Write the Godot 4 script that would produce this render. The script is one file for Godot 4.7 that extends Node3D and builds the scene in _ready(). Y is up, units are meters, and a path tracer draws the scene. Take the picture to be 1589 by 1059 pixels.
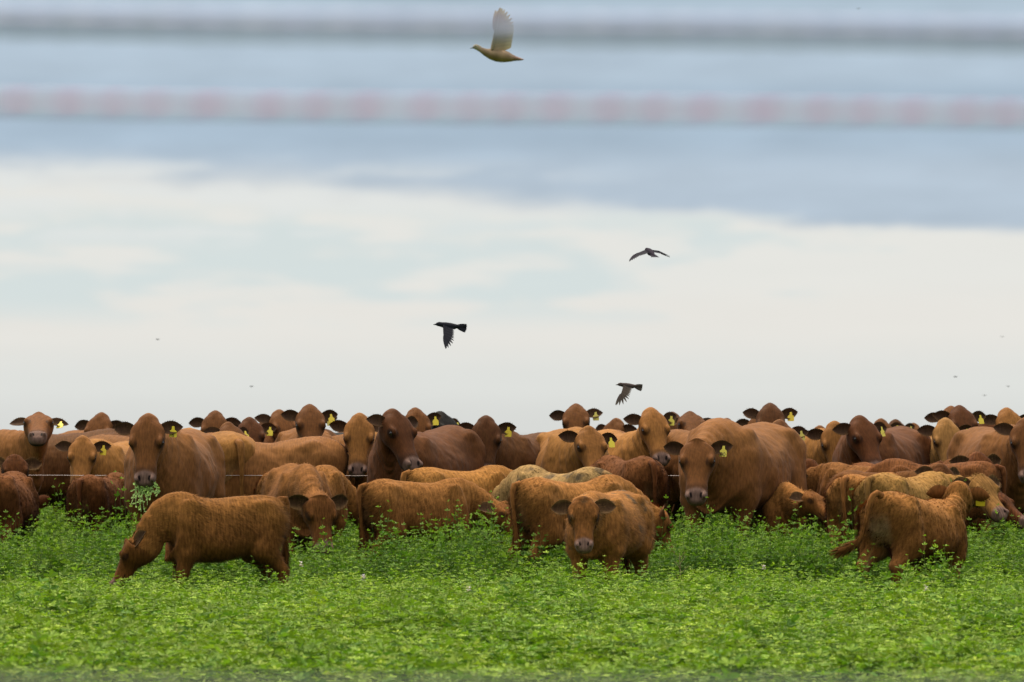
extends Node3D
# A herd of red-brown cows and calves in an alfalfa field, seen through a fence with a long lens.

const EYE := 1.25          # eye height in metres
const LENS := 181.8        # focal length on a 35 mm high sensor


func _ready() -> void:
	# ---- camera, sky, sun, exposure
	var cam := Camera3D.new()
	cam.name = "camera"
	var at := CameraAttributesPhysical.new()
	at.frustum_focal_length = LENS
	at.frustum_focus_distance = 28.5
	at.frustum_near = 0.1
	at.frustum_far = 4000.0
	at.exposure_aperture = 9.0
	cam.attributes = at
	cam.fov = rad_to_deg(2.0 * atan(17.5 / LENS))
	cam.near = 0.1
	cam.far = 4000.0
	cam.position = Vector3(0, EYE, 0)
	cam.rotation.x = atan(150.5 / 5500.0)
	add_child(cam)
	var env := Environment.new()
	env.background_mode = Environment.BG_SKY
	env.sky = Sky.new()
	env.sky.sky_material = overcast_sky()
	env.tonemap_mode = Environment.TONE_MAPPER_LINEAR
	env.tonemap_exposure = 1.0
	env.sdfgi_enabled = true
	env.ssao_enabled = true
	env.ssil_enabled = true
	var world := WorldEnvironment.new()
	world.name = "world"
	world.environment = env
	add_child(world)
	var sun := DirectionalLight3D.new()
	sun.name = "sun"
	sun.light_color = Color(1.0, 0.92, 0.79)
	sun.light_energy = 1.5
	sun.light_angular_distance = 14.0
	sun.shadow_enabled = true
	sun.rotation = Vector3(deg_to_rad(-66), deg_to_rad(-150), 0)
	add_child(sun)
	# ---- the field
	ground()
	sow_alfalfa()
	fences()
	# ---- the herd and the birds
	herd()
	make_birds()


func tag(o: Node, label := "", category := "", group := "", kind := "") -> void:
	if label: o.set_meta("label", label)
	if category: o.set_meta("category", category)
	if group: o.set_meta("group", group)
	if kind: o.set_meta("kind", kind)


func plain(c: Color, rough := 0.8) -> StandardMaterial3D:
	var m := StandardMaterial3D.new()
	m.albedo_color = c.linear_to_srgb()
	m.roughness = rough
	return m


func lin(r: int, g: int, b: int) -> Color:
	return Color8(r, g, b).srgb_to_linear()


# ---------------------------------------------------------------- sky
func sky_at(az: float, el: float, n: FastNoiseLite, n2: FastNoiseLite) -> Color:
	# az, el in degrees; layered stratus, bright low band under a blue-grey deck
	var wob := n.get_noise_2d(az * 3.0, el * 9.0)
	var fine := n2.get_noise_2d(az * 6.0, el * 42.0)
	var broad := n.get_noise_2d(az * 0.7 + 90.0, el * 2.0)
	var e := el
	var c := lin(216, 218, 215).lerp(lin(223, 225, 221), smoothstep(0.2, 0.9, e))
	c = c.lerp(lin(231, 229, 223), smoothstep(0.9, 1.8, e))
	c = c.lerp(lin(230, 230, 225), smoothstep(2.0, 2.7, e))
	# pale blue-green gaps in the low band
	var gap := smoothstep(0.05, 0.45, broad * 0.8 + fine * 0.55 + wob * 0.3 + 0.12 - 0.02 * az) * smoothstep(1.6, 2.3, e) * (1.0 - smoothstep(3.4, 3.9, e))
	c = c.lerp(lin(211, 222, 222), gap * 0.9)
	# the deck: edge slopes down to the right
	var edge := 3.62 - 0.035 * az + 0.20 * wob + 0.09 * fine + 0.15 * smoothstep(0.0, -7.0, az) * broad
	var soft := lerpf(0.80, 0.16, smoothstep(-5.0, 6.0, az))
	var deck := smoothstep(edge - 0.06, edge + soft, e)
	var d := lin(182, 197, 211).lerp(lin(171, 190, 207), smoothstep(4.2, 4.9, e))
	d = d.lerp(lin(168, 187, 204), smoothstep(4.9, 5.2, e))
	d = d.lerp(lin(180, 197, 212), smoothstep(5.4, 5.9, e))
	d = d.lerp(lin(172, 192, 206), smoothstep(6.6, 7.4, e))
	d *= 1.0 + 0.07 * wob + 0.05 * fine + 0.05 * broad
	c = c.lerp(d, deck)
	# white streaks at the left below and in the deck
	var streak := smoothstep(0.0, 0.35, fine + 0.5 * wob + 0.1) * smoothstep(2.9, 3.4, e) * (1.0 - smoothstep(4.1, 4.6, e)) * smoothstep(3.0, -5.0, az)
	c = c.lerp(lin(226, 229, 227), streak * 0.9)
	c *= 1.0 + 0.012 * fine
	# above the frame the overcast thins and brightens towards the zenith
	var up := smoothstep(7.0, 60.0, e)
	var high := Color(2.6, 2.6, 2.6) * (1.0 + 0.22 * n.get_noise_2d(az * 0.35, e * 1.2) + 0.1 * wob)
	c = c.lerp(high, up)
	c.a = 1.0
	return c


func overcast_sky() -> PanoramaSkyMaterial:
	var n := FastNoiseLite.new()
	n.seed = 21
	n.frequency = 0.11
	n.fractal_octaves = 4
	var n2 := FastNoiseLite.new()
	n2.seed = 4
	n2.frequency = 0.045
	n2.fractal_octaves = 4
	var small := Image.create(512, 256, false, Image.FORMAT_RGBF)
	for y in 256:
		var el := 90.0 - (y + 0.5) * 180.0 / 256.0
		for x in 512:
			var az := (x + 0.5) * 360.0 / 512.0
			if az > 180.0: az -= 360.0
			# noise taken so that the seam behind the camera closes
			var s := az if absf(az) < 150.0 else signf(az) * (150.0 - (absf(az) - 150.0) * 0.0) * (1.0)
			var c := sky_at(s, maxf(el, 0.0), n, n2)
			if absf(az) > 150.0:
				var o := sky_at(0.0 - s, maxf(el, 0.0), n, n2)
				c = c.lerp(o, 0.5 * (absf(az) - 150.0) / 30.0)
			if el < 0.0: c = Color(0.10, 0.13, 0.06)
			small.set_pixel(x, y, c)
	var W := 4096
	var H := 2048
	small.resize(W, H, Image.INTERPOLATE_CUBIC)
	for y in range(int(H * (90.0 - 13.0) / 180.0), H / 2):
		var el := 90.0 - (y + 0.5) * 180.0 / H
		for xx in range(-340, 340):
			var az := (xx + 0.5) * 360.0 / W
			var x := (xx + W) % W
			var w := (1.0 - smoothstep(24.0, 29.0, absf(az))) * (1.0 - smoothstep(9.0, 13.0, el))
			small.set_pixel(x, y, small.get_pixel(x, y).lerp(sky_at(az, el, n, n2), w))
	var m := PanoramaSkyMaterial.new()
	m.panorama = ImageTexture.create_from_image(small)
	return m


func ground() -> void:
	var st := SurfaceTool.new()
	st.begin(Mesh.PRIMITIVE_TRIANGLES)
	var zs := [40.0, 0.0, -10.0, -20.0, -30.0, -45.0, -70.0, -120.0, -300.0, -900.0, -2500.0]
	for i in zs.size() - 1:
		for sx in [-1.0, 1.0]:
			var w := 1500.0
			var v := [Vector3(minf(0.0, sx * w), 0, zs[i]), Vector3(minf(0.0, sx * w), 0, zs[i + 1]), Vector3(maxf(0.0, sx * w), 0, zs[i + 1]), Vector3(maxf(0.0, sx * w), 0, zs[i])]
			for q in [0, 1, 2, 0, 2, 3]:
				st.set_normal(Vector3.UP); st.add_vertex(v[q])
	var o := MeshInstance3D.new()
	o.name = "ground"
	o.mesh = st.commit()
	var m := StandardMaterial3D.new()
	var nt := NoiseTexture2D.new()
	nt.width = 512; nt.height = 512; nt.seamless = true
	var n := FastNoiseLite.new(); n.seed = 3; n.frequency = 0.02; n.fractal_octaves = 5
	nt.noise = n
	var g := Gradient.new()
	g.set_color(0, Color(0.045, 0.085, 0.018).linear_to_srgb()); g.set_color(1, Color(0.095, 0.155, 0.030).linear_to_srgb())
	nt.color_ramp = g
	m.albedo_texture = nt
	m.uv1_triplanar = true; m.uv1_world_triplanar = true; m.uv1_scale = Vector3(0.4, 0.4, 0.4)
	m.roughness = 1.0
	m.metallic_specular = 0.0
	o.material_override = m
	o.set_meta("kind", "structure")
	add_child(o)

# ---------------------------------------------------------------- alfalfa
func leaflet(st: SurfaceTool, at: Vector3, dir: Vector3, up: Vector3, L: float, c: Color) -> void:
	var side := dir.cross(up).normalized()
	var n := side.cross(dir).normalized()
	var w := L * 0.205
	var m := at + dir * L * 0.55 - n * L * 0.05
	var tip := at + dir * L + n * L * -0.06
	var l1 := at + dir * L * 0.50 + side * w + n * L * 0.08
	var r1 := at + dir * L * 0.50 - side * w + n * L * 0.08
	var l2 := at + dir * L * 0.86 + side * w * 0.75 + n * L * 0.03
	var r2 := at + dir * L * 0.86 - side * w * 0.75 + n * L * 0.03
	st.set_color(c)
	for t in [[at, l1, m], [l1, l2, m], [l2, tip, m], [at, m, r1], [r1, m, r2], [r2, m, tip]]:
		var nn: Vector3 = (t[2] - t[0]).cross(t[1] - t[0]).normalized()
		if nn.dot(n) < 0.0:
			nn = -nn
			t = [t[0], t[2], t[1]]
		st.set_normal((nn + n * 0.5).normalized())
		for p in t: st.add_vertex(p)


func stalk(st: SurfaceTool, a: Vector3, b: Vector3, r: float, c: Color) -> void:
	var d := (b - a).normalized()
	var x := d.cross(Vector3(0.3, 0.1, 1)).normalized()
	var y := d.cross(x)
	st.set_color(c)
	for i in 3:
		var n0 := x * cos(TAU * i / 3) + y * sin(TAU * i / 3)
		var n1 := x * cos(TAU * (i + 1) / 3) + y * sin(TAU * (i + 1) / 3)
		for v in [[a + n0 * r, n0], [b + n0 * r * 0.7, n0], [b + n1 * r * 0.7, n1], [a + n0 * r, n0], [b + n1 * r * 0.7, n1], [a + n1 * r, n1]]:
			st.set_normal(v[1]); st.add_vertex(v[0])


func alfalfa_clump(rng: RandomNumberGenerator, stems: int, spread: float, nodes: int, leaf: float) -> ArrayMesh:
	var st := SurfaceTool.new()
	st.begin(Mesh.PRIMITIVE_TRIANGLES)
	for s in stems:
		alfalfa_stem(st, rng, Vector3(rng.randf_range(-spread, spread), 0, rng.randf_range(-spread, spread)), rng.randf_range(0.24, 0.50), nodes, leaf)
	return st.commit()


func alfalfa_stem(st: SurfaceTool, rng: RandomNumberGenerator, foot: Vector3, H: float, nodes: int, leaf: float) -> void:
	var lean := Vector3(rng.randf_range(-0.22, 0.22), 0, rng.randf_range(-0.22, 0.22))
	var top := foot + Vector3(0, H, 0) + lean * H
	var mid := foot + Vector3(0, H * 0.55, 0) + lean * H * 0.35
	var green := Color(0.085, 0.135, 0.035)
	stalk(st, foot, mid, 0.0018, green)
	stalk(st, mid, top, 0.0013, green)
	var turn := rng.randf() * TAU
	for i in nodes:
		var t := lerpf(0.30, 1.0, float(i) / (nodes - 1))
		var p := foot.lerp(mid, t / 0.55) if t < 0.55 else mid.lerp(top, (t - 0.55) / 0.45)
		turn += 2.4 + rng.randf_range(-0.4, 0.4)
		var up_tilt := lerpf(0.25, 0.95, smoothstep(0.6, 1.0, t))
		var out := Vector3(cos(turn), up_tilt, sin(turn)).normalized()
		var pet := rng.randf_range(0.012, 0.028) * (1.15 - 0.5 * t)
		var hub := p + out * pet
		var L := rng.randf_range(0.023, 0.039) * lerpf(1.15, 0.70, smoothstep(0.75, 1.0, t)) * leaf
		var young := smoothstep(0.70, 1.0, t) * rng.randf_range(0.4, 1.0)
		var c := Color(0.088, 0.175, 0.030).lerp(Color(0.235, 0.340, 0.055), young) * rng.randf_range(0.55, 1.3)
		c.a = 1.0
		var flat := Vector3(cos(turn), rng.randf_range(-0.6, 1.0) + up_tilt * 0.9, sin(turn)).normalized()
		var side := flat.cross(Vector3.UP).normalized()
		var up := (side.cross(flat) + Vector3(rng.randf_range(-1.2, 1.2), 0, rng.randf_range(-1.2, 1.2))).normalized()
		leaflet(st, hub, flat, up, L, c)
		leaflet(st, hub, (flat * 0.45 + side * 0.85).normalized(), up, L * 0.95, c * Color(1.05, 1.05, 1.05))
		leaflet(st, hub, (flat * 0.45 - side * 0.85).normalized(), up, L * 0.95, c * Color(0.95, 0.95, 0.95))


func field_noise() -> FastNoiseLite:
	var n := FastNoiseLite.new()
	n.seed = 5
	n.frequency = 0.55
	n.fractal_octaves = 3
	return n


func alfalfa_height(n: FastNoiseLite, x: float, d: float) -> float:
	var edge := 26.3 + 0.5 * n.get_noise_2d(x * 1.3, 40.0)
	var v := n.get_noise_2d(x, d)
	var rank := 0.34 * exp(-pow((x - 0.55) / 0.55, 2.0) - pow((d - 24.6) / 0.45, 2.0)) + 0.34 * exp(-pow((x - 2.9) / 0.6, 2.0) - pow((d - 24.5) / 0.45, 2.0))
	if d < edge: return 0.58 + 0.28 * v + rank
	var tall := 0.20 * exp(-pow((x + 0.55) / 0.9, 2.0) - pow((d - 27.6) / 0.9, 2.0))
	return 0.98 + 0.42 * v + tall


func sow_alfalfa() -> void:
	var rng := RandomNumberGenerator.new()
	rng.seed = 11
	var leaf := StandardMaterial3D.new()
	leaf.vertex_color_use_as_albedo = true
	leaf.albedo_color = Color.WHITE
	leaf.roughness = 0.52
	leaf.metallic_specular = 0.2
	leaf.cull_mode = BaseMaterial3D.CULL_DISABLED
	leaf.backlight_enabled = true
	leaf.backlight = Color(0.72, 0.80, 0.30)
	var noise := field_noise()
	var kinds := 12
	var clumps := FastNoiseLite.new()
	clumps.seed = 31
	clumps.noise_type = FastNoiseLite.TYPE_CELLULAR
	clumps.frequency = 2.6
	var lists: Array = []
	var protos: Array[ArrayMesh] = []
	for k in kinds:
		lists.append(PackedFloat32Array())
		protos.append(alfalfa_clump(rng, 6, 0.07, 8 if k < 6 else 6, 1.0 if k < 6 else 1.55))
	var d := 10.6
	while d < 58.0:
		var step := 0.098 if d < 26.0 else 0.108 if d < 34.0 else 0.17 if d < 46.0 else 0.3
		var half := 0.158 * d + 1.2
		var x := -half
		while x < half:
			var px := x + rng.randf_range(-0.5, 0.5) * step * 1.3
			var pd := d + rng.randf_range(-0.5, 0.5) * step * 1.3
			x += step
			var tuft := clumps.get_noise_2d(px, pd)                # each crown of stems stands as a tuft of its own
			var h := alfalfa_height(noise, px, pd) * rng.randf_range(0.74, 1.10) * (1.06 - 0.55 * smoothstep(-0.75, -0.25, tuft))
			if rng.randf() < 0.035: h *= 1.4
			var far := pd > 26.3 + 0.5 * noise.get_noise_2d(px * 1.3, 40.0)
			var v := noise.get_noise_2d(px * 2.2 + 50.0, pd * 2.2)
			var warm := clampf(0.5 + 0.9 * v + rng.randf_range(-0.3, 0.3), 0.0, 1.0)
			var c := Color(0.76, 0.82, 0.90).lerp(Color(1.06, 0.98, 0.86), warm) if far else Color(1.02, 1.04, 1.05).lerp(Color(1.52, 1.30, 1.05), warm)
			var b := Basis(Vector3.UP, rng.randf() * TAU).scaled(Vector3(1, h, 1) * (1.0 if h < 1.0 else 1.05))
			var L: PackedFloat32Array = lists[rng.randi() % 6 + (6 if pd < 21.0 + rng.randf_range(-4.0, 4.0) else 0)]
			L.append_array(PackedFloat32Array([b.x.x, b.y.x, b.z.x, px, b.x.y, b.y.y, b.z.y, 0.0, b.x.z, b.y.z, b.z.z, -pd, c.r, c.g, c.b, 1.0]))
		d += step
	var field := Node3D.new()
	field.name = "alfalfa"
	tag(field, "dense green alfalfa crop covering the whole field", "alfalfa", "", "stuff")
	add_child(field)
	for k in kinds:
		var mm := MultiMesh.new()
		mm.transform_format = MultiMesh.TRANSFORM_3D
		mm.use_colors = true
		mm.mesh = protos[k]
		mm.instance_count = lists[k].size() / 16
		mm.buffer = lists[k]
		var o := MultiMeshInstance3D.new()
		o.name = "alfalfa_plants"
		o.multimesh = mm
		o.material_override = leaf
		o.set_meta("kind", "stuff")
		field.add_child(o, true)
	# a few things that stand out of the crop
	var st: SurfaceTool
	for f in [[-1.42, 23.9, "pale lilac alfalfa flower in the near crop below the grazing rust-brown calf"], [-0.25, 20.4, "largest pale lilac alfalfa flower, in the middle of the near crop"], [2.36, 20.2, "lilac alfalfa flower at right below the nearest right calf"], [1.62, 22.8, "mauve alfalfa flower left of the nearest right calf"], [-0.9, 21.5, "small faded alfalfa flower left of the largest one"]]:
		var flower := Node3D.new()
		flower.name = "alfalfa_flower"
		tag(flower, f[2], "flower", "alfalfa flowers in the near crop")
		var fh := 0.35 + rng.randf() * 0.04
		flower.position = Vector3(f[0], 0, -f[1])
		add_child(flower, true)
		st = SurfaceTool.new(); st.begin(Mesh.PRIMITIVE_TRIANGLES)
		alfalfa_stem(st, rng, Vector3.ZERO, fh, 8, 1.0)
		var o := MeshInstance3D.new()
		o.name = "stem"; o.mesh = st.commit(); o.material_override = leaf
		flower.add_child(o, true)
		var top := o.mesh.get_aabb().end.y - 0.01
		st = SurfaceTool.new(); st.begin(Mesh.PRIMITIVE_TRIANGLES)
		for i in 22:
			var a := rng.randf() * TAU
			var y := rng.randf_range(0.0, 0.035)
			var dir := Vector3(cos(a), rng.randf_range(-0.1, 0.7), sin(a)).normalized()
			leaflet(st, Vector3(0, top + y, 0), dir, Vector3.UP, rng.randf_range(0.015, 0.022), Color(0.62, 0.52, 0.70) * rng.randf_range(0.8, 1.2))
		var h := MeshInstance3D.new()
		h.name = "flower_head"; h.mesh = st.commit(); h.material_override = leaf
		flower.add_child(h, true)
	var k := 0
	for f in [[-1.75, 27.9, 0.60, "tall leafy alfalfa shoot standing before the hind leg of the rust-brown calf"], [-0.80, 26.9, 0.66, "tall alfalfa shoot in front of the belly of the low orange calf"], [1.60, 30.0, 0.56, "tall alfalfa shoot by the chest of the big cow"], [1.75, 29.2, 0.55, "tallest alfalfa shoot under the belly of the big cow"], [3.02, 25.0, 0.52, "alfalfa shoot against the flank of the nearest right calf"]]:
		st = SurfaceTool.new(); st.begin(Mesh.PRIMITIVE_TRIANGLES)
		for q in 2:
			alfalfa_stem(st, rng, Vector3(q * 0.02, 0, 0), f[2] * (1.0 - 0.12 * q), 13, 1.15)
		var o := MeshInstance3D.new()
		o.name = "alfalfa_shoot"; o.mesh = st.commit(); o.material_override = leaf
		o.position = Vector3(f[0], 0, -f[1])
		tag(o, f[3], "plant", "tall shoots above the crop")
		add_child(o, true)
	st = SurfaceTool.new(); st.begin(Mesh.PRIMITIVE_TRIANGLES)
	var dry := Color(0.30, 0.24, 0.13)
	stalk(st, Vector3.ZERO, Vector3(-0.02, 0.40, 0), 0.004, dry)
	for i in 7:
		var y := 0.14 + 0.035 * i
		var a := i * 2.3
		stalk(st, Vector3(-0.02 * y / 0.4, y, 0), Vector3(cos(a) * 0.06, y + 0.06, sin(a) * 0.06), 0.0025, dry)
	var dead := MeshInstance3D.new()
	dead.name = "dry_stalk"; dead.mesh = st.commit(); dead.material_override = leaf
	dead.position = Vector3(1.26, 0, -26.3)
	tag(dead, "dry straw-coloured stalk right of the front calf", "dry stalk")
	add_child(dead)


# ---------------------------------------------------------------- fences
func strand(called: String, label: String, category: String, z: float, pts: Array, r: float, twist: float, lobes: int, cols: Array, step: float, group := "") -> void:
	# pts: heights at x = -1, 0, +1 times reach; a tube of twisted yarns
	var st := SurfaceTool.new()
	st.begin(Mesh.PRIMITIVE_TRIANGLES)
	var reach: float = pts[3]
	var fine: float = pts[4]
	var xs := []
	var x := -reach
	while x < reach:
		xs.append(x)
		x += step if absf(x) < fine else step * 12.0
	xs.append(reach)
	var sides := 12
	var rng := RandomNumberGenerator.new()
	rng.seed = 9
	for i in xs.size():
		var t: float = xs[i] / reach
		var y: float = pts[1] + (pts[2] - pts[0]) * 0.5 * t + ((pts[0] + pts[2]) * 0.5 - pts[1]) * t * t + 0.0012 * sin(xs[i] * 3.1 + z) + 0.0006 * sin(xs[i] * 9.7)
		for j in sides + 1:
			var a := TAU * j / sides
			var rr := r * (1.0 + (0.10 * cos(lobes * (a + TAU * xs[i] / twist)) if lobes > 0 else 0.0))
			var n := Vector3(0, cos(a), sin(a))
			var ph := fposmod(a / TAU + xs[i] / twist + 0.16 * sin(xs[i] * 23.0) + 0.1 * sin(xs[i] * 61.0 + 1.0), 1.0)
			st.set_color(cols[0] if ph > cols[2] else cols[1])
			st.set_normal(n)
			st.add_vertex(Vector3(xs[i], y, z) + n * rr)
	for i in xs.size() - 1:
		for j in sides:
			var a := i * (sides + 1) + j
			for q in [a, a + sides + 1, a + sides + 2, a, a + sides + 2, a + 1]: st.add_index(q)
	var o := MeshInstance3D.new()
	o.name = called
	o.mesh = st.commit()
	var m := StandardMaterial3D.new()
	m.vertex_color_use_as_albedo = true
	m.roughness = 0.6
	m.cull_mode = BaseMaterial3D.CULL_DISABLED
	o.material_override = m
	tag(o, label, category, group)
	add_child(o, true)


func fences() -> void:
	# the blurred strands just in front of the lens, 2 m away
	var grey := [Color(0.225, 0.245, 0.37), Color(0.25, 0.27, 0.38), 0.3]
	strand("fence_cable", "thick blurred grey cable across the top of the sky", "fence wire", -2.06, [1.5905, 1.4895, 1.3945, 7.0, 1.4], 0.0064, 0.05, 3, grey, 0.01)
	strand("fence_rope", "blurred white fence rope with red flecks across the sky", "fence rope", -2.06, [1.521, 1.4425, 1.368, 7.0, 1.4], 0.0036, 0.0288, 3, [Color(0.47, 0.44, 0.54), Color(0.48, 0.17, 0.27), 0.42], 0.0028)
	strand("fence_cable", "blurred dark cable along the bottom edge of the photograph", "fence wire", -2.06, [1.134, 1.1045, 1.080, 7.0, 1.4], 0.0050, 0.05, 3, [Color(0.030, 0.034, 0.028), Color(0.04, 0.042, 0.036), 0.3], 0.01)
	# the electric wire that holds the cows back from the calves' strip
	strand("electric_wire", "thin pale electric wire strung across in front of the cows", "fence wire", -33.6, [0.925, 0.892, 0.915, 14.0, 12.0], 0.0021, 0.06, 0, [Color(0.50, 0.40, 0.37), Color(0.45, 0.35, 0.32), 0.5], 0.25)
	var st := SurfaceTool.new()
	st.begin(Mesh.PRIMITIVE_TRIANGLES)
	loft(st, [[Vector3(0, 0.0, 0), 0.004, 0.004, Color(0.4, 0.38, 0.35)], [Vector3(0, 0.5, 0), 0.006, 0.006, Color(0.4, 0.38, 0.35)], [Vector3(0.001, 0.90, 0), 0.006, 0.006, Color(0.45, 0.42, 0.38)], [Vector3(0.001, 0.915, 0), 0.001, 0.001, Color(0.45, 0.42, 0.38)]], 8)
	var o := MeshInstance3D.new()
	o.name = "fence_stake"
	o.mesh = st.commit()
	var m := plain(Color.WHITE, 0.6)
	m.vertex_color_use_as_albedo = true
	o.material_override = m
	o.position = Vector3(-0.27, 0, -33.63)
	tag(o, "thin pale stake holding the electric wire below the dark-faced cow", "fence stake")
	add_child(o)

# ---------------------------------------------------------------- cattle
# A rest-pose animal is meshed once per kind from a smooth field (surface nets on a grid that narrows towards the head);
# every individual then bends that body along its own neck, turns its head, shifts its legs and grows its own coat.
class Kind:
	var trunk: Array
	var n0: Vector3
	var n1: Vector3
	var neck: Array          # depth0, depth1, width0, width1
	var p0: Vector3
	var pitch: float
	var hl: float
	var head: Array          # rows: t, half width, top, bottom
	var bones: Array         # a, b, ra, rb, blend
	var bumps: Array         # centre, radii, blend (negative blend carves)
	var xs: PackedFloat32Array
	var hs: PackedFloat32Array
	var ys: PackedFloat32Array
	var ny := 70
	var nz := 22
	var ear := [0.2, 0.062]
	var tail0: Vector3
	# result
	var pos: PackedVector3Array
	var nor: PackedVector3Array
	var idx: PackedInt32Array
	var q: PackedFloat32Array
	var mask: PackedColorArray
	var cum: PackedFloat32Array
	var hu: Vector3
	var hv: Vector3
	var ndir: Vector3
	var nlen: float

	static func rows(table: Array, at: float, col: int) -> float:
		var n := table.size()
		if at <= table[0][0]: return table[0][col]
		for i in range(1, n):
			if at < table[i][0]:
				var f: float = (at - table[i - 1][0]) / (table[i][0] - table[i - 1][0])
				var a: float = table[maxi(i - 2, 0)][col]
				var b: float = table[i - 1][col]
				var c: float = table[i][col]
				var d: float = table[mini(i + 1, n - 1)][col]
				return lerpf(lerpf(b, c, f), cubic_interpolate(b, c, a, d, f), 0.6)
		return table[n - 1][col]

	func build() -> void:
		hu = Vector3(cos(pitch), sin(pitch), 0)
		hv = Vector3(-sin(pitch), cos(pitch), 0)
		ndir = (n1 - n0).normalized()
		nlen = (n1 - n0).length()
		var nk := 2 * nz + 1
		var nx := xs.size()
		var f := PackedFloat32Array()
		f.resize(nx * ny * nk)
		# head rows as arrays for speed
		var hn := 48
		var hw := PackedFloat32Array(); var ht := PackedFloat32Array(); var hb := PackedFloat32Array()
		for i in hn + 1:
			var t := -0.15 + 1.3 * i / hn
			hw.append(rows(head, t, 1)); ht.append(rows(head, t, 2)); hb.append(rows(head, t, 3))
		var bn := bones.size()
		var ba := PackedVector3Array(); var bd := PackedVector3Array(); var br := PackedFloat32Array(); var bs := PackedFloat32Array(); var bk := PackedFloat32Array(); var bl := PackedFloat32Array()
		for b in bones:
			ba.append(b[0]); bd.append(b[1] - b[0]); br.append(b[2]); bs.append(b[3]); bk.append(b[4]); bl.append((b[1] - b[0]).length_squared())
		for i in nx:
			var x := xs[i]
			var h := hs[i]
			var top := rows(trunk, x, 1); var bot := rows(trunk, x, 2); var wid := rows(trunk, x, 3)
			var tx0: float = trunk[0][0]; var tx1: float = trunk[trunk.size() - 1][0]
			var over := maxf(tx0 - x, x - tx1)
			var cy := (top + bot) * 0.5
			var ca := (top - bot) * 0.5
			var narrow: float = trunk_narrow
			for j in ny:
				var y := ys[i] + j * h
				for k in nz + 1:
					var z := k * h
					var d := 1.0
					# trunk
					if over < 0.12:
						var yy := (y - cy) / ca
						var zz := z / (wid * (1.0 - narrow * clampf(yy, -0.6, 1.0)))
						var r := pow(pow(absf(yy), 2.3) + pow(absf(zz), 2.3), 1.0 / 2.3)
						d = (r - 1.0) * minf(ca, wid)
						if over > 0.0: d = maxf(d, 0.0) * 0.7 + over
					var p := Vector3(x, y, z)
					# neck
					var rel := p - n0
					var t := rel.dot(ndir) / nlen
					if t > -0.7 and t < 1.7:
						var u := clampf(t, 0.0, 1.0)
						var v := rel.x * -ndir.y + rel.y * ndir.x
						var da := lerpf(neck[0], neck[1], u)
						var db := lerpf(neck[2], neck[3], u)
						var e := (t - u) * nlen
						var r2 := sqrt(v * v / (da * da) + z * z / (db * db) + e * e / (db * db))
						var d2 := (r2 - 1.0) * db
						var hh := clampf(0.5 + 0.5 * (d2 - d) / soft, 0.0, 1.0)
						d = lerpf(d2, d, hh) - soft * hh * (1.0 - hh)
					# head
					rel = p - p0
					t = rel.dot(hu) / hl
					if t > -0.5 and t < 1.4:
						var u2 := clampf(t, -0.02, 1.0)
						var v2 := rel.dot(hv)
						var fi := (u2 + 0.15) / 1.3 * hn
						var ii := int(fi)
						var ff := fi - ii
						var w := lerpf(hw[ii], hw[ii + 1], ff)
						var vt := lerpf(ht[ii], ht[ii + 1], ff)
						var vb := lerpf(hb[ii], hb[ii + 1], ff)
						var vc := (vt + vb) * 0.5
						var va := (vt - vb) * 0.5
						var vv := (v2 - vc) / va
						var w3 := w * (1.0 - 0.18 * clampf(-vv, 0.0, 1.0))
						var e2 := (t - u2) * hl
						var r3 := pow(pow(absf(vv), 3.0) + pow(z / w3, 3.0), 1.0 / 3.0)
						r3 = sqrt(r3 * r3 + e2 * e2 / (0.045 * 0.045) * (0.045 / va) * (0.045 / va) * 1.6)
						var d3 := (r3 - 1.0) * minf(w, va)
						var h3 := clampf(0.5 + 0.5 * (d3 - d) / 0.07, 0.0, 1.0)
						d = lerpf(d3, d, h3) - 0.07 * h3 * (1.0 - h3)
					# legs
					for b in bn:
						var pa := p - ba[b]
						var hb2 := clampf(pa.dot(bd[b]) / bl[b], 0.0, 1.0)
						var db2 := (pa - bd[b] * hb2).length() - lerpf(br[b], bs[b], hb2)
						var kk := bk[b]
						if db2 < d + kk:
							var h4 := clampf(0.5 + 0.5 * (db2 - d) / kk, 0.0, 1.0)
							d = lerpf(db2, d, h4) - kk * h4 * (1.0 - h4)
					if absf(d) < 0.12:
						for bp in bumps:
							var c: Vector3 = bp[0]
							var rr: Vector3 = bp[1]
							var dp := (p - c)
							if absf(dp.x) > rr.x * 3.0 or absf(dp.y) > rr.y * 3.0: continue
							var dd := (sqrt(dp.x * dp.x / (rr.x * rr.x) + dp.y * dp.y / (rr.y * rr.y) + dp.z * dp.z / (rr.z * rr.z)) - 1.0) * minf(rr.x, minf(rr.y, rr.z))
							var k5: float = bp[2]
							if k5 > 0.0:
								var h5 := clampf(0.5 + 0.5 * (dd - d) / k5, 0.0, 1.0)
								d = lerpf(dd, d, h5) - k5 * h5 * (1.0 - h5)
							else:
								var h6 := clampf(0.5 - 0.5 * (dd + d) / -k5, 0.0, 1.0)
								d = lerpf(d, -dd, h6) + -k5 * h6 * (1.0 - h6)
					var at := (i * ny + j) * nk
					f[at + nz + k] = d
					f[at + nz - k] = d
		_nets(f, nx, nk)

	var trunk_narrow := 0.14
	var soft := 0.10

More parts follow.
